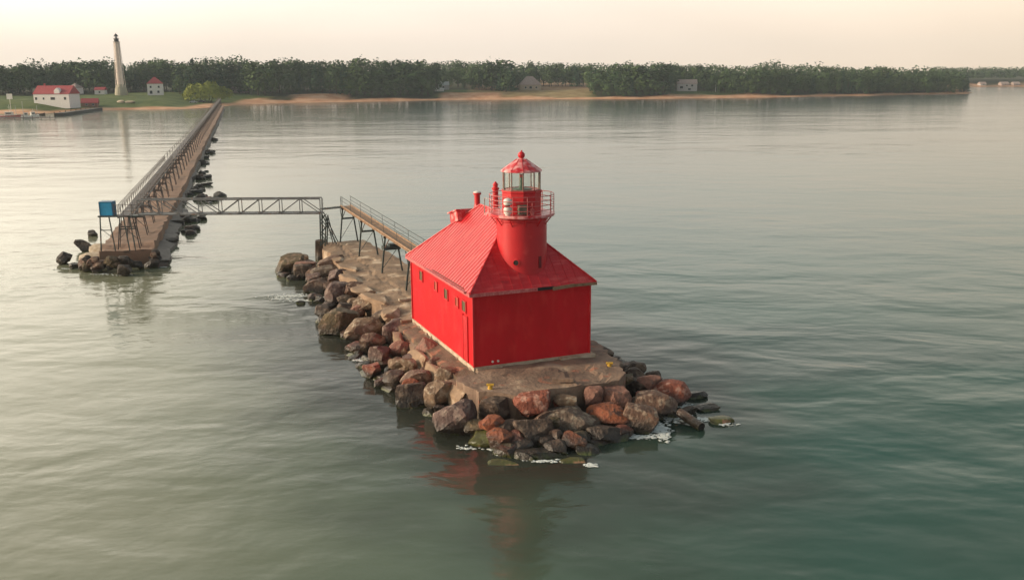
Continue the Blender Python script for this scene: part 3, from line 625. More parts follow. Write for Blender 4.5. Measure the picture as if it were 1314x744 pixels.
# footbridge: truss between far pier and near pier
BY = 95.6; BX0, BX1 = -37.6, -19.25; BZ0, BZ1 = 5.25, 6.72
FB = empty('footbridge', ((BX0 + BX1) / 2, BY, 0)); fbx = (BX0 + BX1) / 2
tag(FB, 'grey steel truss footbridge spanning the gap between the two piers', 'footbridge')
hw = .55; bx = lambda x: x - fbx
m_bridge = mat('blue_grey_bridge_steel', (.19, .195, .20), .55, (.12, .11, .105), 3, .2, 20, spots=[((.2, .11, .07), 2.4, .6, .7)])
NPN = 9; xs = [bx(BX0 + (BX1 - BX0) * i / NPN) for i in range(NPN + 1)]
bm = BM()
for s in (-hw, hw):
    bar(bm, (xs[0], s, BZ0), (xs[-1], s, BZ0), .105, 4); bar(bm, (xs[0], s, BZ1), (xs[-1], s, BZ1), .085, 4)
obj('chord', bm, m_bridge, FB)
for s in (-hw, hw):
    bm = BM()
    for i, x in enumerate(xs): bar(bm, (x, s, BZ0), (x, s, BZ1), .05, 4)
    for i in range(NPN):
        if i >= NPN - 1: a_, b_ = (xs[i], BZ1), (xs[i + 1], BZ0)
        elif i >= NPN / 2 - .5: a_, b_ = (xs[i], BZ0), (xs[i + 1], BZ1)
        else: a_, b_ = (xs[i], BZ1), (xs[i + 1], BZ0)
        bar(bm, (a_[0], s, a_[1]), (b_[0], s, b_[1]), .05, 4)
    obj('truss_side', bm, m_bridge, FB)
bm = BM(); x = xs[0]
while x < xs[-1]: box(bm, x, x + .27, -hw + .06, hw - .06, BZ0 - .02, BZ0 + .03); x += .3
obj('bridge_floor', bm, m_bridge, FB)
for i, x in enumerate(xs):
    bm = BM(); bar(bm, (x, -hw, BZ0 + .02), (x, hw, BZ0 + .02), .06, 4)
    if 0 < i < NPN: box(bm, x - .13, x + .13, -hw - .08, -hw + .06, BZ0 - .02, BZ0 + .24)
    obj('cross_beam', bm, m_bridge, FB)
# its lattice tower and raking strut at the near end
bm = BM(); tx = bx(BX1); 
pr = at(433, 312, 2.0)
for s in (-.5, .5):
    bar(bm, (tx - .05, s, BZ0), (tx - .15, s, 1.9), .09, 4); bar(bm, (tx + .55, s, BZ0 - .3), (tx + .3, s, 1.9), .08, 4)
    for k in range(5):
        z0 = 1.95 + k * .62; sgn = 1 if k % 2 else -1
        bar(bm, (tx + (.35 if sgn > 0 else -.12), s, z0), (tx + (-.12 if sgn > 0 else .4), s, z0 + .62), .055, 4)
obj('lattice_tower', bm, m_steel, FB)
bm = BM()
for s in (-.45, .45):
    bar(bm, (tx + .1, s, BZ0), (bx(pr.x), s + pr.y - BY, 2.0), .06, 4); bar(bm, (tx + .55, s, BZ0 - .4), (bx(pr.x) - .35, s + pr.y - BY, 2.0), .05, 4)
    for k in range(6):
        t = .2 + k * .13; q = Vector((tx + .1, s, BZ0)).lerp(Vector((bx(pr.x), s + pr.y - BY, 2.0)), t); q2 = Vector((tx + .55, s, BZ0 - .4)).lerp(Vector((bx(pr.x) - .35, s + pr.y - BY, 2.0)), t - .08)
        bar(bm, q2 + Vector((-.3, 0, 0)), q, .03, 4)
obj('raking_strut', bm, m_steel, FB)
pl = at(412, 327, .6)
bm = BM(); lathe(bm, [(.72, -1.5), (.7, .4), (.62, 1.9), (.5, 2.1)], 14, bx(pl.x), pl.y - BY + .3)
for v_ in bm.verts: v_.co += Vector((n3(v_.co.x * 2, v_.co.z * 2, 1), n3(v_.co.y * 2, v_.co.z, 5), 0)) * .25
obj('pile_footing', bm, ROCKM['dark'], FB)
# link walkway from bridge to near catwalk
LK = empty('walkway', (BX1, BY, 0)); tag(LK, 'short level steel walkway joining truss footbridge to plank catwalk', 'walkway')
q = L2W(2.6, 46.3, 0) - Vector((BX1, BY, 0)); bm = BM()
for s in (-.45, .45): bar(bm, (.1, s, 5.62), (q.x, q.y + s, 5.62), .06, 4)
k = 0
while k < 8: 
    t = k / 8; bar(bm, (q.x * t, q.y * t - .45, 5.66), (q.x * t, q.y * t + .45, 5.66), .045, 4); k += 1
obj('walkway_frame', bm, m_steel, LK)
for t in (.0, .95):
    for s in (-.45, .45): bm = BM(); bar(bm, (q.x * t + .1, q.y * t + s, 5.6), (q.x * t + .1, q.y * t + s, 6.65), .02, 5); obj('rail_post', bm, m_steel, LK)

# far catwalk along the long pier
FC = empty('catwalk', FO + N_ * .25, fang)
tag(FC, 'long rusty trestle catwalk on many frames beside the left edge of the long pier', 'catwalk')
ZC = 5.2; LC = 492
bm = BM()
for (xa, xb) in ((-.42, .42),):
    for k in range(int(LC / 6)):
        y0 = k * 6 + 2.2; box(bm, xa, xb, y0, y0 + 5.9, ZC - .06, ZC + .02 + .02 * (k % 2))
obj('walkway_planks', bm, m_greysteel, FC)
bm = BM()
for s in (-.62, .62):
    bar(bm, (s, 2, ZC - .16), (s, LC, ZC - .16), .07, 4)
    bar(bm, (s, 2, ZC + 1.05), (s, LC, ZC + 1.05), .022, 4); bar(bm, (s, 2, ZC + .55), (s, LC, ZC + .55), .014, 4)
obj('handrail', bm, m_greysteel, FC)
proto = None; proto2 = None
for k in range(58):
    y = 3.4 + k * 8.4
    if y > LC: break
    if proto is None:
        bm = BM(); bent(bm, -1.05, 1.05, -.6, .6, 1.6, ZC - .2, w=.07, bar_z=.62)
        bent(bm, -1.05, 1.05, -.6, .6, 1.6, ZC - .2, y=1.5, w=.06, bar_z=.62)
        bar(bm, (-1.0, 0, 2.2), (-.65, 1.5, ZC - .6), .04, 4); bar(bm, (1.0, 1.5, 2.2), (.65, 0, ZC - .6), .04, 4)
        bar(bm, (-.9, 0, 2.6), (.65, 0, 4.3), .035, 4); bar(bm, (.9, 0, 2.6), (-.65, 0, 4.3), .035, 4)
        proto = obj('support_frame', bm, m_greysteel, FC); proto.location = (0, y, 0)
    else: dup(proto, (0, y, 0), parent=FC)
for k in range(98):
    y = 2.5 + k * 2.1 if k < 30 else 65.5 + (k - 30) * 6.3
    if proto2 is None:
        bm = BM()
        for s in (-.62, .62): bar(bm, (s, 0, ZC - .1), (s, 0, ZC + 1.08), .035, 4); bar(bm, (s, 0, ZC), (s, 1.05, ZC + 1.0), .025, 4); bar(bm, (s, 1.05, ZC + 1.0), (s, 2.1, ZC), .025, 4)
        bar(bm, (-.62, 0, ZC - .1), (.62, 0, ZC - .1), .03, 4)
        proto2 = obj('rail_post', bm, m_pale, FC); proto2.location = (0, y, 0)
    else: dup(proto2, (0, y, 0), parent=FC)
# end platform with blue box
EP = empty('platform', (-39.6, 95.6, 0)); tag(EP, 'small dark steel landing on four legs at the end of the long pier', 'platform')
bm = BM(); box(bm, -2.1, 2.1, -.6, .6, 5.02, 5.16); obj('landing_floor', bm, m_steel, EP)
for (xa, ya, xb, yb) in ((-2.0, -.5, -1.75, .0), (-.55, -.5, -.7, .5), (.9, -.5, .35, .5), (1.5, -.5, 1.2, .3)):
    bm = BM(); bar(bm, (xa, ya - .3, 1.6), (xa + (.1 if xa < -1 else -.45), ya, 5.05), .07, 4); obj('leg', bm, m_steel, EP)
bm = BM(); bar(bm, (-1.95, -.55, 3.7), (-.8, -.55, 3.7), .06, 4); bar(bm, (-1.95, -.55, 3.9), (-.8, -.55, 2.9), .03, 4); obj('cross_brace', bm, m_steel, EP)
bm = BM()
for x in (-.4, .5, 1.4): bar(bm, (x, -.55, 5.1), (x, -.55, 6.3), .03, 4)
bar(bm, (-.5, -.55, 6.25), (2.0, -.55, 6.25), .03, 4); bar(bm, (-.5, -.55, 5.6), (2.0, -.55, 5.6), .035, 4)
obj('landing_rail', bm, m_greysteel, EP)
BB = empty('blue_box', (-40.85, 95.6, 5.16)); tag(BB, 'square bright blue box hanging over the end of the long pier landing', 'box')
bm = BM(); box(bm, -.62, .62, -.45, .45, 0, 1.35); obj('box_body', bm, m_blue, BB)
bm = BM()
for (x0, x1, z0, z1) in ((-.66, .66, 1.33, 1.41), (-.66, .66, -.04, .04), (-.67, -.6, .04, 1.33), (.6, .67, .04, 1.33)): box(bm, x0, x1, -.49, .49, z0, z1)
obj('box_frame', bm, mat('dark_blue_trim', (.015, .14, .27), .5), BB)

# ================================================================ BOULDERS
def seen(px, py, m_per=None):
    return at(px, py, 0)
rid = [0]
def boulder(px, py, w, h, kind, label, zc_=.7, tilt=.2, ar=1.0, rz=None, group='boulders heaped around the lighthouse pier', cat='boulder', name='boulder'):
    rid[0] += 1; s = rid[0] * 7 + 3; r_ = random.Random(s)
    c = at(px, py, zc_); mpp = c.y / F * 1.02
    sx = w * mpp / 2 * (1.2 if group.startswith('boulders') else 1.1); sz = max(.28, h * mpp / 2 * 1.02); sy = (sx + sz) / 2 * ar * 1.05
    bm = chunk(sx, sy, sz, s, r_.randint(9, 14), 3, .07, .25 if kind == 'algae' else r_.uniform(.45, .85))
    M_ = Matrix.Rotation(r_.uniform(-tilt, tilt), 3, 'X') @ Matrix.Rotation(r_.uniform(-tilt, tilt), 3, 'Y') @ Matrix.Rotation(r_.uniform(-.3, .3) if rz is None else rz, 3, 'Z')
    bmesh.ops.rotate(bm, matrix=M_, verts=bm.verts)
    o = obj(name, bm, ROCKM[kind], smooth=False); o.location = c
    tag(o, label, cat, group); return o
R_ = boulder
# front and right of the apron
R_(686, 517, 52, 34, 'red', 'large flat-topped red boulder against the middle of the front apron', 1.3, .1)
R_(725, 514, 34, 16, 'tan', 'pale yellowish rock between the red block and the pink boulders at the apron', 1.35)
R_(760, 508, 27, 24, 'pink', 'smaller round pink boulder touching the front edge of the apron', 1.3)
R_(791, 509, 34, 34, 'pink', 'tall round pink boulder at the right corner of the apron', 1.1)
R_(779, 531, 50, 26, 'orange', 'orange brown wedge shaped boulder below the pink boulders', .8)
R_(833, 492, 28, 22, 'pink', 'pink boulder behind the long brown slab on the right', 1.0)
R_(864, 504, 46, 30, 'red', 'dark red boulder at the far right of the heap', .6)
R_(842, 518, 50, 28, 'brown', 'long brown slab sloping to the water on the right', .8, .3)
R_(822, 539, 42, 42, 'brown', 'big upright brown boulder above the white foam on the right', .5)
R_(731, 540, 64, 32, 'grey', 'wide dark grey boulder below the pale yellowish rock', .7)
R_(777, 557, 54, 28, 'dark', 'dark wet boulder at the waterline under the orange wedge', .25)
R_(738, 566, 32, 22, 'orange', 'low orange topped rock at the waterline in front', .3)
R_(683, 552, 48, 40, 'dark', 'big rounded dark boulder below the red block', .6)
R_(714, 573, 34, 20, 'brown', 'brown rock just above the water in front of the dark boulder', .2)
R_(814, 473, 24, 18, 'dark', 'dark grey rock behind the right end of the apron', 1.0)
R_(838, 484, 20, 16, 'dark', 'small dark rock behind the pink boulder on the right', .8)
R_(772, 453, 28, 14, 'dark', 'dark rock beside the right rear corner of the red building', 1.4)
R_(803, 486, 26, 16, 'olive', 'olive brown rock at the right edge of the apron', 1.4)
R_(827, 512, 22, 26, 'red', 'reddish rock wedged between the brown slab and the pink boulder', .8)
R_(895, 508, 26, 12, 'dark', 'low dark rock awash beyond the red boulder on the right', .05)
R_(906, 524, 34, 12, 'brown', 'flat brown rock barely above water near the right tip', .0)
R_(884, 527, 22, 12, 'grey', 'small grey wet rock near the foam at the right tip', .1)
R_(866, 532, 20, 12, 'brown', 'small brown wet rock at the base of the long slab', .1)
R_(925, 541, 34, 8, 'algae', 'green algae covered flat rock at the farthest right tip', .0, .05)
# front-left corner
R_(585, 534, 50, 44, 'mauve', 'big tilted mauve slab leaning at the front left corner', .75, .35)
R_(563, 507, 34, 38, 'tan', 'tall beige boulder beside the big tilted slab', .95)
R_(529, 509, 34, 36, 'dark', 'black blocky boulder at the waterline left of the beige boulder', .4)
R_(524, 496, 22, 18, 'orange', 'small orange rock resting above the black blocky boulder', .9)
R_(625, 563, 48, 22, 'algae', 'wet yellow green rock low in the water in front of the tilted slab', .15, .1)
R_(612, 548, 30, 24, 'olive', 'olive rock tucked behind the wet yellow green one', .5)
R_(637, 530, 40, 44, 'dark', 'dark block under the front left edge of the apron', .8)
R_(648, 598, 44, 13, 'algae', 'green submerged rock farthest forward in the water', -.16, .05)
R_(735, 594, 36, 13, 'algae', 'green submerged rock ahead of the low orange topped rock', -.14, .05)
R_(695, 584, 60, 18, 'olive', 'broad olive rock awash at the very front', -.05, .05)
R_(757, 580, 34, 14, 'dark', 'flat dark rock awash in front right', .0)
R_(665, 573, 34, 18, 'dark', 'dark wet rock between the green rock and the brown rock', .2)
# left flank beside the building
R_(536, 484, 44, 20, 'brown', 'flat brown rock above the black blocky boulder', 1.1)
R_(572, 484, 26, 30, 'tan', 'tan rock leaning on the ledge near the front left corner', 1.3)
R_(546, 452, 30, 40, 'pink', 'long pink slab tilted along the ledge of the red building', 1.25, .3)
R_(560, 470, 22, 24, 'brown', 'brown rock between the long pink slab and the tan rock', 1.2)
R_(511, 448, 26, 30, 'pink', 'upright pink boulder left of the long pink slab', .95)
R_(509, 467, 26, 18, 'tan', 'light tan rock under the upright pink boulder', .85)
R_(525, 466, 22, 16, 'tan', 'small light tan rock right of the upright pink boulder', 1.1)
R_(488, 457, 26, 30, 'mauve', 'mauve boulder left of the upright pink boulder', .7)
R_(478, 476, 22, 26, 'red', 'reddish boulder at the waterline beside the white foam', .4)
R_(492, 491, 20, 16, 'red', 'small reddish rock in the water left of the flat brown rock', .2)
R_(505, 488, 26, 24, 'dark', 'dark rock between the reddish rock and the orange one', .5)
R_(505, 425, 26, 28, 'mauve', 'mauve rock next to the rear left corner of the building', 1.2)
R_(524, 428, 26, 26, 'brown', 'brown rock against the pier near the rear left corner', 1.35)
R_(487, 407, 24, 18, 'grey', 'grey rock beside the tan cap of the pier', 1.3)
R_(478, 438, 28, 28, 'brown', 'brown boulder in front of the light ridged boulder', .7)
R_(467, 421, 46, 24, 'tan', 'long light ridged boulder halfway along the left flank', .95)
R_(457, 446, 26, 16, 'red', 'low reddish wet rock at the waterline on the left flank', .2)
R_(437, 415, 44, 44, 'olive', 'large olive brown boulder standing in the water on the left flank', .6)
R_(471, 391, 38, 22, 'tan', 'beige boulder under the pier edge halfway back', 1.2)
R_(417, 402, 22, 22, 'dark', 'dark rock at the waterline behind the large olive boulder', .4)
R_(431, 379, 36, 34, 'mauve', 'dark mauve boulder in the middle of the rear left heap', .8)
R_(448, 398, 26, 18, 'dark', 'dark gap filling rock right of the large olive boulder', .7)
R_(436, 357, 26, 24, 'mauve', 'grey mauve boulder touching the pier at the rear', 1.2)
R_(455, 372, 24, 20, 'brown', 'brown boulder just below the beige pier edge', 1.4)
R_(405, 367, 24, 20, 'brown', 'brown rock between the white foam and the rear heap', .5)
R_(418, 347, 36, 14, 'grey', 'long grey rock near the rear of the heap', 1.1)
R_(372, 341, 40, 32, 'olive', 'farthest left olive boulder, rounded, at the tip of the rear heap', .6)
R_(390, 350, 22, 24, 'dark', 'dark boulder right of the rounded leftmost one', .5)
R_(393, 339, 26, 8, 'pink', 'flat pink slab lying on the rear heap', 1.2, .1)
R_(388, 330, 0 + 18, 10, 'tan', 'small tan rock on the far side of the rear heap', .9)
R_(426, 336, 30, 16, 'brown', 'brown rock at the foot of the footbridge support', 1.5)
R_(402, 356, 18, 14, 'mauve', 'small mauve rock behind the flat pink slab', .9)
R_(386, 389, 12, 8, 'dark', 'tiny dark rock alone in the white foam', .0)
R_(411, 386, 14, 10, 'dark', 'small dark rock at the edge of the foam patch', .1)
# packing stones between the named ones
rp = random.Random(21)
def pack(n_, fx, lab, grp, smin, smax, kinds, zlo, zhi):
    for _ in range(n_):
        c = fx(); s = rp.uniform(smin, smax); rid[0] += 1
        bm = chunk(s, s * rp.uniform(.7, 1.2), s * rp.uniform(.6, .9), rid[0] * 5, 8, 2, .06); bmesh.ops.rotate(bm, matrix=Matrix.Rotation(rp.uniform(0, 6), 3, 'Z'), verts=bm.verts)
        o = obj('rock', bm, ROCKM[rp.choice(kinds)]); o.location = (c.x, c.y, rp.uniform(zlo, zhi) if c.z == 0 else c.z); tag(o, lab, 'rock', grp)
def leftfill():
    y = rp.uniform(-2, 45); t = rp.random(); x = -1.5 - t * (3.0 if y > 4 else 2.2); p = L2W(x, y); p.z = .9 - 1.15 * t; return p
def frontfill():
    x = rp.uniform(-1.5, 10); t = rp.random(); y = -5.2 - t * 3.6 + (0 if x < 7 else (x - 7) * 1.3); p = L2W(x, y); p.z = 1.0 - 1.2 * t; return p
def rightfill():
    y = rp.uniform(-4, 20); t = rp.random(); x = 9.2 + t * 2.6 if y < 14 else 6.2 + t * 2; p = L2W(x, y); p.z = 1.0 - 1.1 * t; return p
pack(62, leftfill, 'small broken rock packed between boulders on the left flank of the pier', 'rocks packed into the left flank', .4, .8, ['mauve', 'brown', 'brown', 'pink', 'grey', 'olive', 'dark', 'mauve', 'tan'], 0, 1)
pack(42, frontfill, 'small broken rock packed between boulders in front of the apron', 'rocks packed in front of the apron', .4, .75, ['dark', 'brown', 'olive', 'red', 'brown', 'orange'], 0, 1)
pack(34, rightfill, 'dark rock on the sheltered right side of the pier', 'rocks along the right side', .4, .8, ['dark', 'brown', 'grey', 'mauve'], 0, 1)
# far pier rocks
G2 = 'rocks around the end of the long pier'
for (px, py, w, h, kd, lb) in ((84, 331, 20, 18, 'black', 'leftmost dark rock off the end of the long pier'), (107, 315, 24, 16, 'black', 'square dark rock left of the pale cap on the long pier'), (118, 300, 16, 10, 'black', 'small dark rock behind the square one'),
    (97, 341, 14, 10, 'black', 'small dark rock just right of the leftmost one'), (128, 340, 24, 14, 'brown', 'brown rock under the blue box'), (140, 331, 26, 16, 'olive', 'olive rock at the foot of the blue box leg'),
    (160, 346, 22, 16, 'black', 'dark rock at the front right of the long pier end'), (157, 331, 20, 14, 'brown', 'brown rock against the long pier end'), (181, 324, 18, 20, 'black', 'black bulky rock at the right corner of the long pier end'),
    (170, 338, 20, 12, 'mauve', 'mauve rock below the black bulky one'), (125, 350, 14, 8, 'black', 'low dark rock nearest to us at the long pier end'), (208, 337, 22, 12, 'black', 'pointed dark rock alone in the water by the long pier'),
    (220, 311, 20, 12, 'black', 'rounded dark rock alone in the water by the long pier'), (228, 287, 20, 10, 'black', 'dark rock just below the truss footbridge'), (240, 278, 18, 8, 'black', 'low dark rock hidden behind the truss bottom'),
    (252, 247, 22, 8, 'black', 'dark flat rock just above the truss footbridge'), (243, 250, 16, 8, 'brown', 'brown flat rock just above the truss footbridge'), (262, 228, 22, 7, 'black', 'dark rock off the long pier, upper of a pair'), (266, 237, 16, 7, 'black', 'dark rock off the long pier, lower of a pair'),
    (270, 196, 14, 6, 'black', 'small dark rock far along the long pier'), (263, 203, 14, 6, 'black', 'small dark rock touching the long pier far along'), (225, 299, 12, 5, 'black', 'tiny dark rock between the two lone dark rocks')):
    boulder(px, py, w * .88, h * .88, kd, lb, .6 if h > 12 else .3 if h > 9 else .1, .15, group=G2)
def farfill():
    y, q0 = rp.choice(((24, 4.6), (33, 4.6), (36, 6), (52, 6.5), (56, 5), (60, 7.5), (70, 4.5), (88, 4), (96, 4.2), (120, 3.6), (150, 3.6), (200, 3.4))); y += rp.gauss(0, 2.5); p = FO + D_ * y + N_ * (q0 + rp.uniform(-.6, .8)); p.z = rp.uniform(-.1, .3); return p
pack(52, farfill, 'small dark rock along the right side of the long pier', 'rocks along the long pier', .4, 1.0, ['black', 'brown', 'black', 'grey'], 0, 1)
def endfill():
    a_ = rp.uniform(-3.6, .4); p = FO + N_ * (3.4 * math.cos(a_)) + D_ * (2.4 * math.sin(a_) + 2.0) - N_ * .5; p.z = rp.uniform(.1, 1.3); return p
pack(34, endfill, 'small dark rock packed round the end of the long pier', 'rocks round the long pier end', .35, .7, ['black', 'black', 'olive', 'brown', 'black'], 0, 1)
# pipe at right tip
bm = BM(); p0 = at(872, 529, .45); p1 = at(900, 548, .15); bar(bm, p0, p1, .26, 14); lg = obj('log', bm, ROCKM['brown'])
tag(lg, 'brown round log with a dark end poking from the right tip of the rocks', 'log')
bm = BM(); dd = (p1 - p0).normalized(); bar(bm, p1 - dd * .02, p1 + dd * .03, .2, 14); obj('dark_end', bm, m_dark, lg)
# yellow mooring bollards
for (px, py, lb) in ((629, 498, 'yellow mooring bollard on the front left of the apron'), (782, 470, 'yellow mooring bollard at the right end of the apron')):
    c = at(px, py, 1.95); b0 = empty('bollard', (c.x, c.y, 1.85)); tag(b0, lb, 'bollard', 'yellow bollards')
    bm = BM(); lathe(bm, [(.16, 0), (.13, .12), (.12, .3)], 14); obj('bollard_post', bm, m_yellow, b0)
    bm = BM(); bar(bm, (-.2, 0, .3), (.2, 0, .3), .075, 10); obj('bollard_head', bm, m_yellow, b0)

# debris planks on the apron
for (px, py, rz, ln, m_, lb) in ((722, 487, -.1, 1.2, m_conc, 'short concrete bar lying on the apron'), (520, 398 - 14, .4, 1.0, m_found, 'pale slab lying at the foot of the catwalk')):
    c = at(px, py, 2.08); bm = BM(); box(bm, -ln / 2, ln / 2, -.15, .15, -.08, .08); bmesh.ops.rotate(bm, matrix=Matrix.Rotation(rz, 3, 'Z'), verts=bm.verts); o = obj('slab', bm, m_); o.location = c; tag(o, lb, 'slab')

# ---------------------------------------------------------------- foam
rf = random.Random(5); bm = BM()
def foam(px, py, sx, sy, n_, rr=(.03, .15), ang=0):
    c = at(px, py, 0); n_ = int(n_ * 3); sx *= .7; sy *= .7
    for _ in range(n_):
        u = rf.gauss(0, sx); v_ = rf.gauss(0, sy); x = c.x + u * math.cos(ang) - v_ * math.sin(ang); y = c.y + u * math.sin(ang) + v_ * math.cos(ang)
        r0 = rf.uniform(*rr); k = rf.randint(6, 9); st_ = rf.uniform(.4, 1); a0 = rf.random() * 6
        ring = [bm.verts.new((x + r0 * rf.uniform(.5, 1.2) * math.cos(a0 + 6.283 * i / k), y + r0 * st_ * rf.uniform(.5, 1.2) * math.sin(a0 + 6.283 * i / k), .03)) for i in range(k)]
        cc = bm.verts.new((x, y, .03 + r0 * .25))
        for i in range(k): bm.faces.new((ring[i], ring[(i + 1) % k], cc))
foam(372, 380, 1.3, .5, 90); foam(388, 386, .8, .3, 50); foam(414, 383, .5, .5, 45); foam(360, 384, .8, .25, 30); foam(468, 462, .5, .3, 50); foam(497, 489, .3, .3, 20)
foam(843, 550, .5, .6, 110); foam(866, 536, .5, .5, 60); foam(815, 561, 1.0, .2, 60); foam(790, 562, .8, .15, 30); foam(880, 522, .35, .3, 25); foam(852, 560, .2, .4, 30)
foam(655, 577, .8, .12, 30); foam(670, 583, .9, .1, 25); foam(700, 592, .7, .1, 18); foam(757, 597, .25, .2, 14); foam(520, 510, .2, .5, 12); foam(600, 575, .5, .2, 10)
foam(128, 352, .8, .2, 20); foam(90, 345, .9, .2, 20); foam(160, 353, .7, .2, 16); foam(206, 343, .5, .15, 10); foam(905, 538, .5, .2, 25); foam(935, 545, .5, .2, 10)
tag(obj('foam', bm, m_foam), 'white foam washing round the rocks', 'foam', kind='stuff')

# ================================================================ TREES
def leafmat(name, c0, c1, hue=.5):
    m = bpy.data.materials.new(name); m.use_nodes = True; n = m.node_tree.nodes; l = m.node_tree.links; b = n['Principled BSDF']; b.inputs['Roughness'].default_value = .8; b.inputs['Specular IOR Level'].default_value = .2
    g = n.new('ShaderNodeNewGeometry'); oi = n.new('ShaderNodeObjectInfo'); no = n.new('ShaderNodeTexNoise'); no.inputs['Scale'].default_value = .11; no.inputs['Detail'].default_value = 3; l.new(g.outputs['Position'], no.inputs['Vector'])
    ad_ = n.new('ShaderNodeMath'); ad_.operation = 'MULTIPLY_ADD'; l.new(oi.outputs['Random'], ad_.inputs[0]); ad_.inputs[1].default_value = .45; l.new(no.outputs[0], ad_.inputs[2])
    r = n.new('ShaderNodeValToRGB'); l.new(ad_.outputs[0], r.inputs[0]); r.color_ramp.elements[0].position = .38; r.color_ramp.elements[1].position = .95; r.color_ramp.elements[0].color = (*c0, 1); r.color_ramp.elements[1].color = (*c1, 1)
    l.new(r.outputs[0], b.inputs['Base Color']); return m
m_leaf = leafmat('broadleaf_foliage', (.036, .075, .025), (.085, .13, .04)); m_pine = leafmat('conifer_foliage', (.028, .065, .035), (.055, .11, .05)); m_forest = leafmat('forest_foliage', (.034, .07, .03), (.08, .125, .05)); m_bush = leafmat('light_foliage', (.17, .21, .025), (.28, .3, .045))
m_bark = mat('bark', (.09, .065, .045), .9)
def crown_pts(kind, rg, n_):
    """unit crown (height 1, base z=0): clump centres"""
    P = []
    if kind == 'cone':
        while len(P) < n_:
            z = rg.random() ** 1.25; r = (.30 * (1 - z) ** .85 + .015) * (1 - .35 * ((z * 9) % 1)); a_ = rg.random() * 6.283; rr = r * math.sqrt(rg.uniform(.45, 1))
            P.append((rr * math.cos(a_), rr * math.sin(a_), .12 + .88 * z - rr * .25))
    else:
        lobes = []
        for k in range(rg.randint(7, 10)):
            a_ = rg.random() * 6.283; q = rg.uniform(0, .24 if kind == 'broad' else .14); z = rg.uniform(.38, .86) if kind == 'broad' else rg.uniform(.3, .9)
            lobes.append((q * math.cos(a_), q * math.sin(a_), z, rg.uniform(.11, .2)))
        lobes.append((0, 0, .88, .12)); lobes.append((0, 0, .55, .24)); lobes.append((.1, 0, .28, .15)); lobes.append((-.1, .05, .3, .15))
        while len(P) < n_:
            cx_, cy_, cz_, r = rg.choice(lobes); d = Vector((rg.gauss(0, 1), rg.gauss(0, 1), rg.gauss(0, 1))).normalized() * r * rg.uniform(.7, 1.05)
            P.append((cx_ + d.x, cy_ + d.y, max(.03, cz_ + d.z)))
    return P
def clumps(P, size, rg, H, mid=.5):
    V = []; Fc = []
    for (x, y, z) in P:
        c = Vector((x, y, z)) * H; s = size * rg.uniform(.6, 1.3); nrm = (Vector((x, y, (z - mid) * .8 + .12)).normalized() * 1.3 + Vector((rg.gauss(0, .5), rg.gauss(0, .5), rg.gauss(.1, .5)))).normalized()
        a_ = nrm.orthogonal().normalized(); b_ = nrm.cross(a_); k0 = len(V); th = rg.random() * 6
        for i in range(4):
            t = th + i * 1.5708; V.append(c + (a_ * math.cos(t) + b_ * math.sin(t)) * s * rg.uniform(.6, 1.1) + nrm * s * rg.uniform(-.2, .2))
        Fc.append((k0, k0 + 1, k0 + 2)); Fc.append((k0, k0 + 2, k0 + 3))
    return V, Fc
rt = random.Random(17)
PROT = []
for kind, mt_, nn in (('broad', m_leaf, 520), ('broad', m_leaf, 520), ('broad', m_leaf, 480), ('tall', m_leaf, 460), ('tall', m_leaf, 460), ('cone', m_pine, 420), ('cone', m_pine, 420)):
    V, Fc = clumps(crown_pts(kind, rt, nn), .78, rt, 18.0)
    me = bpy.data.meshes.new('crown'); me.from_pydata([tuple(v_) for v_ in V], [], Fc); me.materials.append(mt_)
    bm = BM(); bar(bm, (0, 0, -.8), (0, 0, 9), .32, 7, .16)
    for k in range(5): a_ = k * 1.3; bar(bm, (0, 0, 4 + k), (2.2 * math.cos(a_), 2.2 * math.sin(a_), 8 + k * .8), .12, 5, .04)
    mt2 = bpy.data.meshes.new('trunk'); bmesh.ops.recalc_face_normals(bm, faces=bm.faces); bm.to_mesh(mt2); bm.free(); mt2.materials.append(m_bark)
    PROT.append((kind, me, mt2))
EDGE = [(-30, 122), (40, 120.5), (100, 119), (140, 119), (172, 118), (182, 117.5), (222, 118), (232, 121), (300, 119), (322, 122), (345, 123), (372, 119), (400, 118), (440, 121.5), (470, 123.5), (555, 122.5), (568, 112.5), (585, 111.5), (600, 114), (640, 117), (662, 118), (668, 111), (700, 111), (752, 111), (762, 121), (800, 123.5), (858, 121), (866, 114.5), (898, 114.5), (915, 118.5), (1000, 121), (1100, 120.5), (1200, 119), (1243, 118.5)]
TOPY = [(-30, 86), (0, 84), (40, 79.5), (100, 78), (130, 75), (160, 79), (200, 77), (240, 75), (270, 72), (290, 73), (320, 73), (360, 77), (400, 78), (460, 75), (520, 77), (560, 78), (700, 79.5), (800, 80.5), (870, 81), (930, 83), (985, 80), (1100, 84.5), (1180, 87), (1245, 90)]
def topz(px, D):  # world height of tree tops at this column and distance
    y = lin(TOPY, px); return atD(px, y, D).z
NEAR = [(70, 'above the boathouse'), (158, 'left of the tall lighthouse'), (228, 'behind the red roofed house'), (300, 'behind the wide pale tree'), (372, 'by the long pier root'), (452, 'above the sand bluff'), (560, 'left of the grey cottage'), (662, 'left of the tan house'), (760, 'behind the yellow green meadow'), (866, 'left of the grey house'), (960, 'right of the grey house'), (1080, 'above the right beach'), (1300, 'at the wooded right tip')]
KN = {'broad': 'round crowned dark green tree', 'tall': 'tall narrow leafy tree', 'cone': 'pointed dark conifer'}
ntree = 0
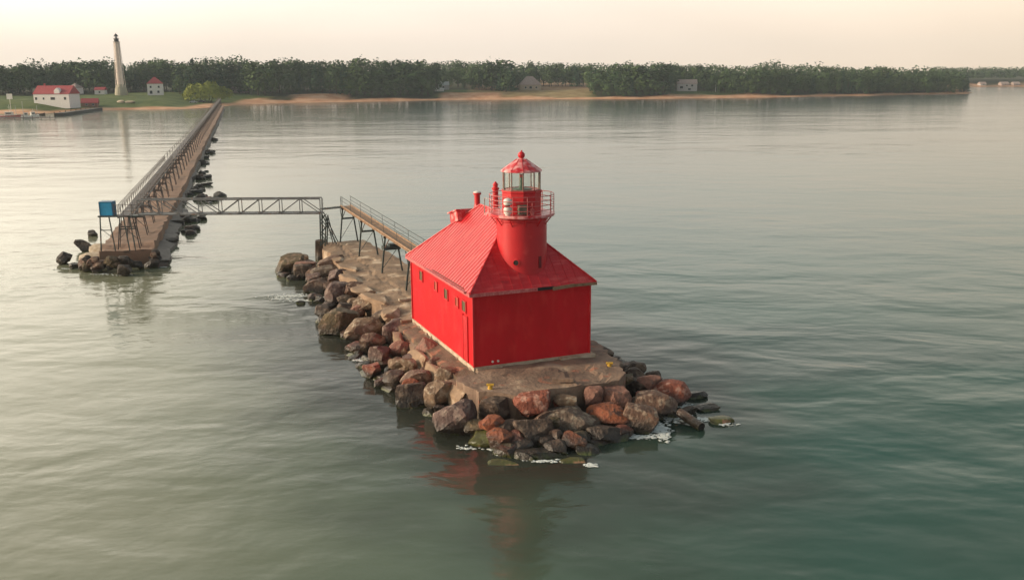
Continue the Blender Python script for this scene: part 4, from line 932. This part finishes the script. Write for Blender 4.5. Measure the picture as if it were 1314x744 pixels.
def place_tree(px, base, h, row):
    global ntree
    i = rt.choices(range(7), [4, 4, 4, 2, 2, 1, 1])[0]; kind, me, mt2 = PROT[i]
    o = empty('conifer' if kind == 'cone' else 'tree', base, rt.random() * 6.283); s = h / 18.0; w_ = s * rt.uniform(.9, 1.25) * (1.1 if kind != 'cone' else .9)
    o.scale = (w_, w_, s)
    where = next(w for x, w in NEAR if px < x)
    tag(o, KN[kind] + (' in front ' if row == 0 else ' in second row ') + where, 'tree', KN[kind] + 's ' + ('in front ' if row == 0 else 'in second row ') + where)
    a_ = link(bpy.data.objects.new('crown', me)); a_.parent = o; b_ = link(bpy.data.objects.new('trunk', mt2)); b_.parent = o; ntree += 1
for row in (0, 1):
    px = -25 + row * 4
    while px < 1243:
        ey = lin(EDGE, px); b_ = hit(px, ey + rt.uniform(-.2, .8)); 
        bx_, by_ = b_.x, b_.y
        if row: by_ += rt.uniform(9, 16); bx_ *= by_ / b_.y; 
        z = float(terr(bx_, by_)); tz = topz(px, by_)
        h = max(5, (tz - z) * (1 + .22 * n3(px * .035, row * 3.1)) * (rt.uniform(.5, .9) if row == 0 else rt.uniform(.7, 1.03)) * (1 if px < 900 else .85))
        if rt.random() < .06: h *= 1.12
        place_tree(px, (bx_, by_, z), h, row)
        px += rt.uniform(7, 10.2) * (1.0 if px < 1100 else .8)
# wood behind, reads as one mass
V = []; Fc = []
low = {}
for kind in ('broad', 'tall', 'cone'): low[kind] = [crown_pts(kind, rt, 120) for _ in range(3)]
def addtree(x, y, z, h, kind):
    P = rt.choice(low[kind]); th = rt.random() * 6.283; c_, s_ = math.cos(th), math.sin(th); w_ = rt.uniform(1, 1.35)
    P = [((c_ * a_ - s_ * b_) * w_, (s_ * a_ + c_ * b_) * w_, q_) for a_, b_, q_ in P if q_ > .35]
    v_, f_ = clumps(P, .95, rt, h); k0 = len(V); V.extend([(p.x + x, p.y + y, p.z + z) for p in v_]); Fc.extend([tuple(i + k0 for i in f) for f in f_])
for row in range(7):
    px = -40 + rt.uniform(0, 6)
    while px < 1246:
        ey = lin(EDGE, max(-30, min(1243, px))); b_ = hit(px, ey); D = b_.y + 20 + row * 9 + rt.uniform(-4, 4); x = b_.x * D / b_.y; z = float(terr(x, D))
        if sdist(x, D) > 10:
            h = max(6, (topz(px, D) - z) * rt.uniform(.8, 1.0) * (1 + .16 * n3(px * .028, 9.0)) * (1.12 if rt.random() < .05 else 1)); addtree(x, D, z, h, rt.choice(['broad', 'broad', 'tall', 'cone']))
        px += rt.uniform(7, 11)
for row in range(4):   # across the bay at the right
    px = 1195
    while px < 1345:
        D = 1132 + row * 14; q_ = atD(px, 100, D); z = float(terr(q_.x, D)); h = max(6, atD(px, 86.5 - .2 * row, D).z - max(z, 2)) * rt.uniform(.8, 1.05); addtree(q_.x, D, max(z, 1), h, rt.choice(['broad', 'tall', 'broad'])); px += rt.uniform(3.5, 6)
fo = pyobj('forest', V, Fc, m_forest); tag(fo, 'dense dark mixed wood filling the land behind the shore', 'forest', kind='stuff')
# shrubs under the trees on the bluff
rs = random.Random(8)
for px in list(range(446, 560, 9)) + list(range(765, 862, 9)) + [366, 372, 378, 596, 606, 1010, 1060, 1110, 1150, 1190, 1225] + list(range(908, 1000, 14)):
    b_ = hit(px + rs.uniform(-2, 2), lin(EDGE, px) + 1.6); i = rs.randrange(3); o = empty('shrub', b_, rs.random() * 6); s = rs.uniform(.18, .34); o.scale = (s * 1.6, s * 1.6, s)
    tag(o, 'low green shrub on the beach bluff ' + next(w for x, w in NEAR if px < x), 'shrub', 'shrubs on the bluff ' + next(w for x, w in NEAR if px < x))
    a_ = link(bpy.data.objects.new('foliage', PROT[i][1])); a_.parent = o
# wide light green tree by the pier root
WT = empty('tree', hit(264, 131)); mp_ = WT.location.y / F
tag(WT, 'very wide rounded light green tree beside the root of the long pier', 'tree')
P = []
while len(P) < 4200:
    a_ = rs.random() * 6.283; u = rs.random() ** .5; ph = rs.random(); lob = 1 + .12 * math.sin(3 * a_ + 1) + .1 * math.sin(a_ * 5)
    x = u * lob * math.cos(a_); y = u * lob * math.sin(a_); zt = math.sqrt(max(0, 1 - (u * .98) ** 2)) * (1 + .12 * math.sin(x * 7) + .07 * math.sin(x * 17 + y * 6) - .14 * math.exp(-((x - .1) * 6) ** 2)); z = zt * rs.uniform(.75, 1.0) if ph > .35 else rs.uniform(.12, .95) * zt
    if u < .7 and ph < .35: continue
    P.append((x * 30 * mp_ / 13, y * 9 / 13.0, (.12 + .88 * z) * 13.0 / 13))
Vv, Ff = clumps(P, .62, rs, 13.0, .3); pyobj('crown', Vv, Ff, m_bush, WT)
bm = BM()
for (x, y) in ((-5, 0), (3, 1), (7, -1), (-1, 1)): bar(bm, (x * .5, y, -.6), (x, y, 7), .3, 7, .14)
obj('trunk', bm, m_bark, WT)

# ================================================================ SHORE BUILDINGS
m_wwall = mat('white_siding', (.86, .82, .78), .7, (.78, .72, .68), 1.5, .1); m_rroof = mat('faded_red_roof', (.42, .055, .06), .7, (.3, .04, .045), 1.5, .1); m_groof = mat('brown_grey_shingles', (.4, .3, .26), .8, (.3, .22, .19), 1.5, .2)
m_gwall = mat('grey_siding', (.5, .47, .45), .7, (.42, .39, .38)); m_win = mat('dark_window_glass', (.04, .045, .05), .15, bump=0)
m_cream = mat('cream_tower_paint', (.82, .70, .62), .6, (.7, .58, .5), 1, .1); m_beige = mat('beige_base_wall', (.46, .42, .3), .8, (.38, .33, .24))
def house(name, label, base, w, d, hw_, hr, wallm, roofm, rz=0, hip=False, wins=(), cat='house', ov=.35, doors=()):
    o = empty(name, base, rz); tag(o, label, cat)
    bm = BM(); box(bm, -w / 2, w / 2, 0, d, -2.2, hw_)
    if not hip:
        for s in (-1, 1):
            vv = [bm.verts.new((s * w / 2, 0, hw_)), bm.verts.new((s * w / 2, d, hw_)), bm.verts.new((s * w / 2, d / 2, hw_ + hr - .02))]; bm.faces.new(vv)
    obj('wall', bm, wallm, o)
    bm = BM(); x0, x1, y0, y1 = -w / 2 - ov, w / 2 + ov, -ov, d + ov; drop = hr * ov / (d / 2)
    if hip: rx = max(.01, w / 2 - d / 2)
    else: rx = w / 2 + ov
    tp = [(-rx, d / 2, hw_ + hr), (rx, d / 2, hw_ + hr)]
    for dz in (0,):
        v_ = [bm.verts.new(p) for p in ((x0, y0, hw_ - drop), (x1, y0, hw_ - drop), (x1, y1, hw_ - drop), (x0, y1, hw_ - drop), *tp)]
    for f in ((0, 1, 5, 4), (1, 2, 5), (2, 3, 4, 5), (3, 0, 4)): bm.faces.new([v_[i] for i in f])
    bmesh.ops.recalc_face_normals(bm, faces=bm.faces); bmesh.ops.solidify(bm, geom=bm.faces[:], thickness=.18)
    rf_ = obj('roof', bm, roofm, o)
    for (x, z, ww, hh) in wins:
        bm = BM(); box(bm, x - ww / 2 - .1, x + ww / 2 + .1, -.05, .03, z - hh / 2 - .1, z + hh / 2 + .1); fr_ = obj('window', bm, m_white, o)
        bm = BM(); box(bm, x - ww / 2, x + ww / 2, -.07, 0, z - hh / 2, z + hh / 2); obj('pane', bm, m_win, fr_)
    for (x, ww, hh) in doors:
        bm = BM(); box(bm, x - ww / 2, x + ww / 2, -.06, .03, 0, hh); obj('door', bm, m_win, o)
    return o, rf_
q = hit(67, 136.3); mp_ = q.y / F
q.z = atD(67, 136.3, q.y).z + .9
h1, rf1 = house('boathouse', 'long white boathouse with red roof and little gabled dormer at the left shore', q, 47 * mp_, 11, 13.5 * mp_, 9.5 * mp_, m_wwall, m_rroof, -.1, wins=((-9, 3.2, 1.2, 1.4), (0.8, 3.2, 2.6, 1.4), (8, 3.2, 1.2, 1.4), (-4.6, 3.2, .9, 1.2)), cat='boathouse')
bm = BM(); dz = 13.5 * mp_; box(bm, 2.0, 5.2, -.1, 3, dz - .4, dz + 1.6)
vv = [bm.verts.new((x, y, z)) for y in (-.1, 3) for x, z in ((2.0, dz + 1.6), (5.2, dz + 1.6), (3.6, dz + 3.0))]
bm.faces.new(vv[:3]); bm.faces.new(vv[3:]); bm.faces.new((vv[0], vv[3], vv[5], vv[2])); bm.faces.new((vv[1], vv[2], vv[5], vv[4])); obj('dormer', bm, m_wwall, h1)
bm = BM(); box(bm, -7, -6.2, 5.5, 6.3, dz + 2, dz + 5.4); obj('chimney', bm, m_rroof, rf1)
q = hit(93, 121); q.z = atD(93, 121.5, q.y).z; mp_ = q.y / F; house('cottage', 'small white two storey cottage behind the right end of the boathouse', q, 12 * mp_, 7, 9 * mp_, 5 * mp_, m_wwall, m_groof, -.3, True, wins=((0, 2.6, 1.2, 1.3),))
q = hit(128, 121.5); mp_ = q.y / F; house('shed', 'little white shed with red roof in the meadow left of the tall lighthouse', q, 12 * mp_, 6, 6 * mp_, 3 * mp_, m_wwall, m_rroof, .1, wins=((0, 1.5, 1, 1),), cat='shed')
q = hit(115, 137.5); mp_ = q.y / F; house('shed', 'brown waterside shed with dull red roof right of the boathouse', q, 19 * mp_, 6, 5.5 * mp_, 5 * mp_, mat('brown_siding', (.3, .15, .1), .8), m_rroof, .25, wins=((-1.5, 1.3, 1, 1), (2, 1.3, 1, 1)), cat='shed')
q = hit(200, 122.5); mp_ = q.y / F; house('house', 'white two storey house with a red hipped roof right of the tall lighthouse', q, 19 * mp_, 9, 15 * mp_, 7.5 * mp_, m_wwall, m_rroof, .35, True, wins=((-2.8, 2.0, 1.6, 2.0), (1.8, 2.2, 1.3, 1.5), (-2.8, 5.4, 1.1, 1.3), (2.2, 5.4, 1.1, 1.3)))
q = hit(305, 119.5); mp_ = q.y / F; house('cottage', 'low pinkish grey cottage under the trees right of the wide light green tree', q, 22 * mp_, 7, 5 * mp_, 3.5 * mp_, mat('pink_grey_siding', (.36, .28, .27), .8), m_groof, 0, wins=((-3, 1.5, 1, 1), (3, 1.5, 1, 1)))
q = hit(569, 115.5); mp_ = q.y / F; house('cottage', 'little grey cottage peeping from the trees above the beach', q, 13 * mp_, 7, 6 * mp_, 4 * mp_, m_gwall, mat('pale_grey_roof', (.45, .47, .45), .7), 0, wins=((0, 2, 1.4, 1.2),))
q = hit(564, 117.5); mp_ = q.y / F; house('shed', 'pale boat shelter in front of the little grey cottage', q, 11 * mp_, 5, 2.4 * mp_, 1.6 * mp_, m_wwall, m_white, .1, cat='shed')
q = hit(681, 116); mp_ = q.y / F; house('house', 'tan house with a large brown hipped roof above the beach', q, 27 * mp_, 12, 7 * mp_, 10 * mp_, mat('tan_siding', (.48, .38, .28), .8), m_groof, .1, True, wins=((-4, 2, 1.4, 1.4), (0, 2, 2, 1.8), (4.5, 2, 1.4, 1.4)))
q = hit(882, 117.5); mp_ = q.y / F; house('house', 'grey two storey house with dark windows near the right hand beach', q, 24 * mp_, 9, 9.5 * mp_, 5 * mp_, m_gwall, m_groof, -.08, wins=((-4.5, 2.9, 2.4, 1.8), (3.5, 4.2, 1.6, 1.4), (-.5, 4.2, 1.2, 1.2), (1.5, 1.5, 2, 1.4)))
q = hit(918, 118.5); bm = BM(); bar(bm, (0, 0, -1), (.2, 0, 8), .28, 8, .14); o = obj('birch_trunk', bm, m_white); o.location = q; tag(o, 'bare white birch trunk right of the grey two storey house', 'tree trunk')
# across the bay: little houses on the far shore
for px, w_, lb, m1 in ((1262, 9, 'tiny pale house across the bay nearest the point', m_gwall), (1290, 12, 'tiny pinkish house across the bay by the right edge', mat('pink_siding', (.45, .33, .3), .8)), (1305, 10, 'tiny brown roofed house at the extreme right across the bay', mat('brown_pink_siding', (.34, .25, .22), .8))):
    q = hit(px, 110.3); house('house', lb, (q.x, q.y, max(q.z, 1)), w_ * .8 * q.y / F, 8, 2.0, 2.2, m1, m_groof, 0, wins=((0, 1.4, 2, 1),))
# tall lighthouse on the shore
q = hit(156, 122.3); mp_ = q.y / F; TL = empty('lighthouse', q); tag(TL, 'tall slender pale lighthouse with a dark lantern standing on the far shore', 'lighthouse')
HT = (122.3 - 59) * mp_
bm = BM(); lathe(bm, [(2.3, 0), (2.1, HT * .4), (1.75, HT * .8), (1.6, HT), (2.1, HT + .3), (2.1, HT + .7)], 20); obj('tower_shaft', bm, m_cream, TL, smooth=False)
bm = BM()
for k in range(8):
    a_ = k * math.pi / 4; bar(bm, (3.3 * math.cos(a_), 3.3 * math.sin(a_), 5), (1.9 * math.cos(a_), 1.9 * math.sin(a_), HT), .16, 6)
for f in (.3, .45, .6, .75, .9):
    r0 = 3.3 + (1.9 - 3.3) * (f * HT - 5) / (HT - 5)
    for k in range(8): bar(bm, (r0 * math.cos(k * math.pi / 4), r0 * math.sin(k * math.pi / 4), f * HT), (r0 * math.cos((k + 1) * math.pi / 4), r0 * math.sin((k + 1) * math.pi / 4), f * HT), .09, 5)
obj('buttress_frame', bm, m_cream, TL)
bm = BM(); lathe(bm, [(4.1, -.8), (4.0, 1.5), (3.3, 5), (2.0, 7.2), (1.7, 7.4)], 14); obj('tower_base', bm, m_beige, TL)
bm = BM(); lathe(bm, [(2.2, HT + .7), (2.2, HT + .85)], 16); lathe(bm, [(1.5, HT + .85), (1.5, HT + 2.6), (1.9, HT + 2.7), (1.9, HT + 2.8)], 16); lathe(bm, [(1.35, HT + 4.2), (1.5, HT + 4.3), (.8, HT + 5.3), (.2, HT + 5.8), (.2, HT + 6.2)], 14)
for k in range(8): a_ = k * math.pi / 4; bar(bm, (1.2 * math.cos(a_), 1.2 * math.sin(a_), HT + 2.8), (1.2 * math.cos(a_), 1.2 * math.sin(a_), HT + 4.3), .1, 5)
obj('lantern_room', bm, mat('dark_lantern_paint', (.05, .04, .035), .5), TL)
bm = BM(); lathe(bm, [(.6, HT + 2.8), (.7, HT + 3.5), (.5, HT + 4.2)], 12); obj('lens', bm, m_gwall, TL)

# ---------------------------------------------------------------- boats, docks, cars on the left shore
def boat(px, py, ln, label, hullm, rz, mast=0, cab=True):
    c = at(px, py, 0); o = empty('boat', c, rz); tag(o, label, 'boat'); hwid = ln * .17
    bm = BM(); secs = [(-.5, .85, .95), (-.3, 1, .9), (0, 1, .95), (.3, .75, 1.1), (.45, .35, 1.3), (.52, .02, 1.4)]; rings = []
    for t, w_, zt in secs: x = t * ln; rings.append([bm.verts.new(p) for p in ((x, -hwid * w_, zt), (x, -hwid * w_ * .75, 0), (x, 0, -.4), (x, hwid * w_ * .75, 0), (x, hwid * w_, zt))])
    for i in range(len(rings) - 1):
        for k in range(4): bm.faces.new((rings[i][k], rings[i + 1][k], rings[i + 1][k + 1], rings[i][k + 1]))
        bm.faces.new((rings[i][0], rings[i][4], rings[i + 1][4], rings[i + 1][0]))
    bm.faces.new(rings[0]); obj('hull', bm, hullm, o)
    if cab:
        bm = BM(); box(bm, -ln * .2, ln * .15, -hwid * .6, hwid * .6, .95, 2.5); box(bm, -ln * .24, ln * .18, -hwid * .7, hwid * .7, 2.502, 2.62); cb = obj('cabin', bm, m_white, o)
        bm = BM(); box(bm, -ln * .15, ln * .1, -hwid * .62, hwid * .62, 1.7, 2.2); obj('cabin_window', bm, m_win, cb)
    if mast: bm = BM(); bar(bm, (0, 0, 1), (0, 0, mast), .09, 6, .05); bar(bm, (-.8, 0, mast * .8), (.8, 0, mast * .8), .05, 5); obj('mast', bm, m_white, o)
boat(13, 151, 9.5, 'pink hulled boat with white cabin and mast at the far left dock', mat('pink_red_hull', (.5, .12, .11), .4), .15, 6)
boat(34, 152, 4.6, 'small white boat right of the pink hulled one', m_white, .5, 0)
boat(27, 150.5, 4.0, 'tiny grey boat squeezed between the pink and the white boats', m_gwall, -.3, 0, False)
boat(43, 151, 5.2, 'white cabin boat moored just left of the dark dock wall', m_white, .8, 4)
boat(52, 148.5, 4.2, 'low brown skiff against the shore below the boathouse', m_bark, .2, 0, False)
for px, py, hh, lb in ((21, 149, 5, 'thin grey pole behind the pink hulled boat'), (30, 147, 6.5, 'tall thin pole between the small boats at the far left'), (48, 147, 4.5, 'short thin pole beside the low brown skiff')):
    bm = BM(); bar(bm, (0, 0, -2), (0, 0, hh), .13, 6, .08); o = obj('mooring_pole', bm, m_gwall); o.location = at(px, py, 0); tag(o, lb, 'pole')
# signal mast with white square head
c = hit(14.5, 144); o = empty('signal_post', c); tag(o, 'white square sign board on a thin post above the left boats', 'sign post'); bm = BM(); bar(bm, (0, 0, -1), (0, 0, 9), .12, 6); obj('post', bm, m_white, o)
bm = BM(); box(bm, -1.5, 1.5, -.1, .1, 6.6, 9.4); obj('board', bm, m_white, o)
# dark sheet pile dock running out of the shore
a0 = at(76, 149.5, 0); a1 = at(127, 142, 0); o = empty('dock', a0); tag(o, 'long dark low dock wall running out of the shore below the boathouse', 'dock')
d_ = a1 - a0; s_ = Vector((d_.y, -d_.x, 0)).normalized() * 2.0; bm = BM(); vv = [bm.verts.new(p) for z in (-1.5, 1.5) for p in (Vector((0, 0, z)) - s_, Vector((0, 0, z)) + s_, d_ + s_ + Vector((0, 0, z)), d_ - s_ + Vector((0, 0, z)))]
for f in ((3, 2, 1, 0), (4, 5, 6, 7), (0, 1, 5, 4), (1, 2, 6, 5), (2, 3, 7, 6), (3, 0, 4, 7)): bm.faces.new([vv[i] for i in f])
obj('dock_wall', bm, mat('tarred_piling', (.05, .045, .04), .8), o); bm = BM()
for k in range(9): t = k / 8; p = d_ * t - s_ * 1.05; bar(bm, (p.x, p.y, -1), (p.x, p.y, 2.1), .2, 7)
obj('piling', bm, m_bark, o)
a0 = at(2, 153.5, 0); o = empty('dock', a0); tag(o, 'low grey wooden dock beside the boats at the far left', 'dock'); bm = BM(); box(bm, -8, 22, 2, 5, .5, .8)
for k in range(8): bar(bm, (-7 + k * 4, 2.2, -1), (-7 + k * 4, 2.2, 1.4), .15, 6)
obj('dock_deck', bm, m_greysteel, o)
# parked vehicles under the wide tree and on the lawn
def car(px, py, label, bodym, rz, pickup=False):
    c = hit(px, py); o = empty('parked_car', c, rz); tag(o, label, 'car'); bm = BM(); box(bm, -2.3, 2.3, -.9, .9, .35, 1.0)
    vv = [bm.verts.new(p) for p in ((-1.3, -.8, 1.0), (1.2, -.8, 1.0), (1.2, .8, 1.0), (-1.3, .8, 1.0), (-.9, -.68, 1.6), (.6, -.68, 1.6), (.6, .68, 1.6), (-.9, .68, 1.6))]
    for f in ((4, 5, 6, 7), (0, 1, 5, 4), (1, 2, 6, 5), (2, 3, 7, 6), (3, 0, 4, 7)): bm.faces.new([vv[i] for i in f])
    obj('body', bm, bodym, o)
    for sx in (-1.4, 1.4):
        for sy in (-.85, .85):
            bm = BM(); bar(bm, (sx, sy - .12, .35), (sx, sy + .12, .35), .35, 12); obj('wheel', bm, m_dark, o)
    bm = BM(); box(bm, -.95, .7, -.765, .765, 1.12, 1.48); obj('window', bm, m_win, o)
car(248, 132.5, 'silver car parked under the left of the wide light green tree', mat('silver_car_paint', (.45, .47, .5), .3, metal=.3), .1)
car(259, 131.8, 'dark grey car parked under the middle of the wide light green tree', mat('dark_car_paint', (.06, .065, .075), .3), .05)
# pale boulders / boats drawn up on the lawn below the tall lighthouse
for px, py, sx, lb in ((155, 132, 2.6, 'pale tarpaulin covered heap on the lawn below the tall lighthouse'), (167, 132.6, 2.8, 'low pale heap of stone right of the tarpaulin on the lawn')):
    c = hit(px, py); bm = chunk(sx, 1.4, 1.0, px, 7, 2); o = obj('heap', bm, m_found); o.location = (c.x, c.y, c.z + .4); tag(o, lb, 'heap')
print('TREES', ntree, 'objects', len(bpy.data.objects))
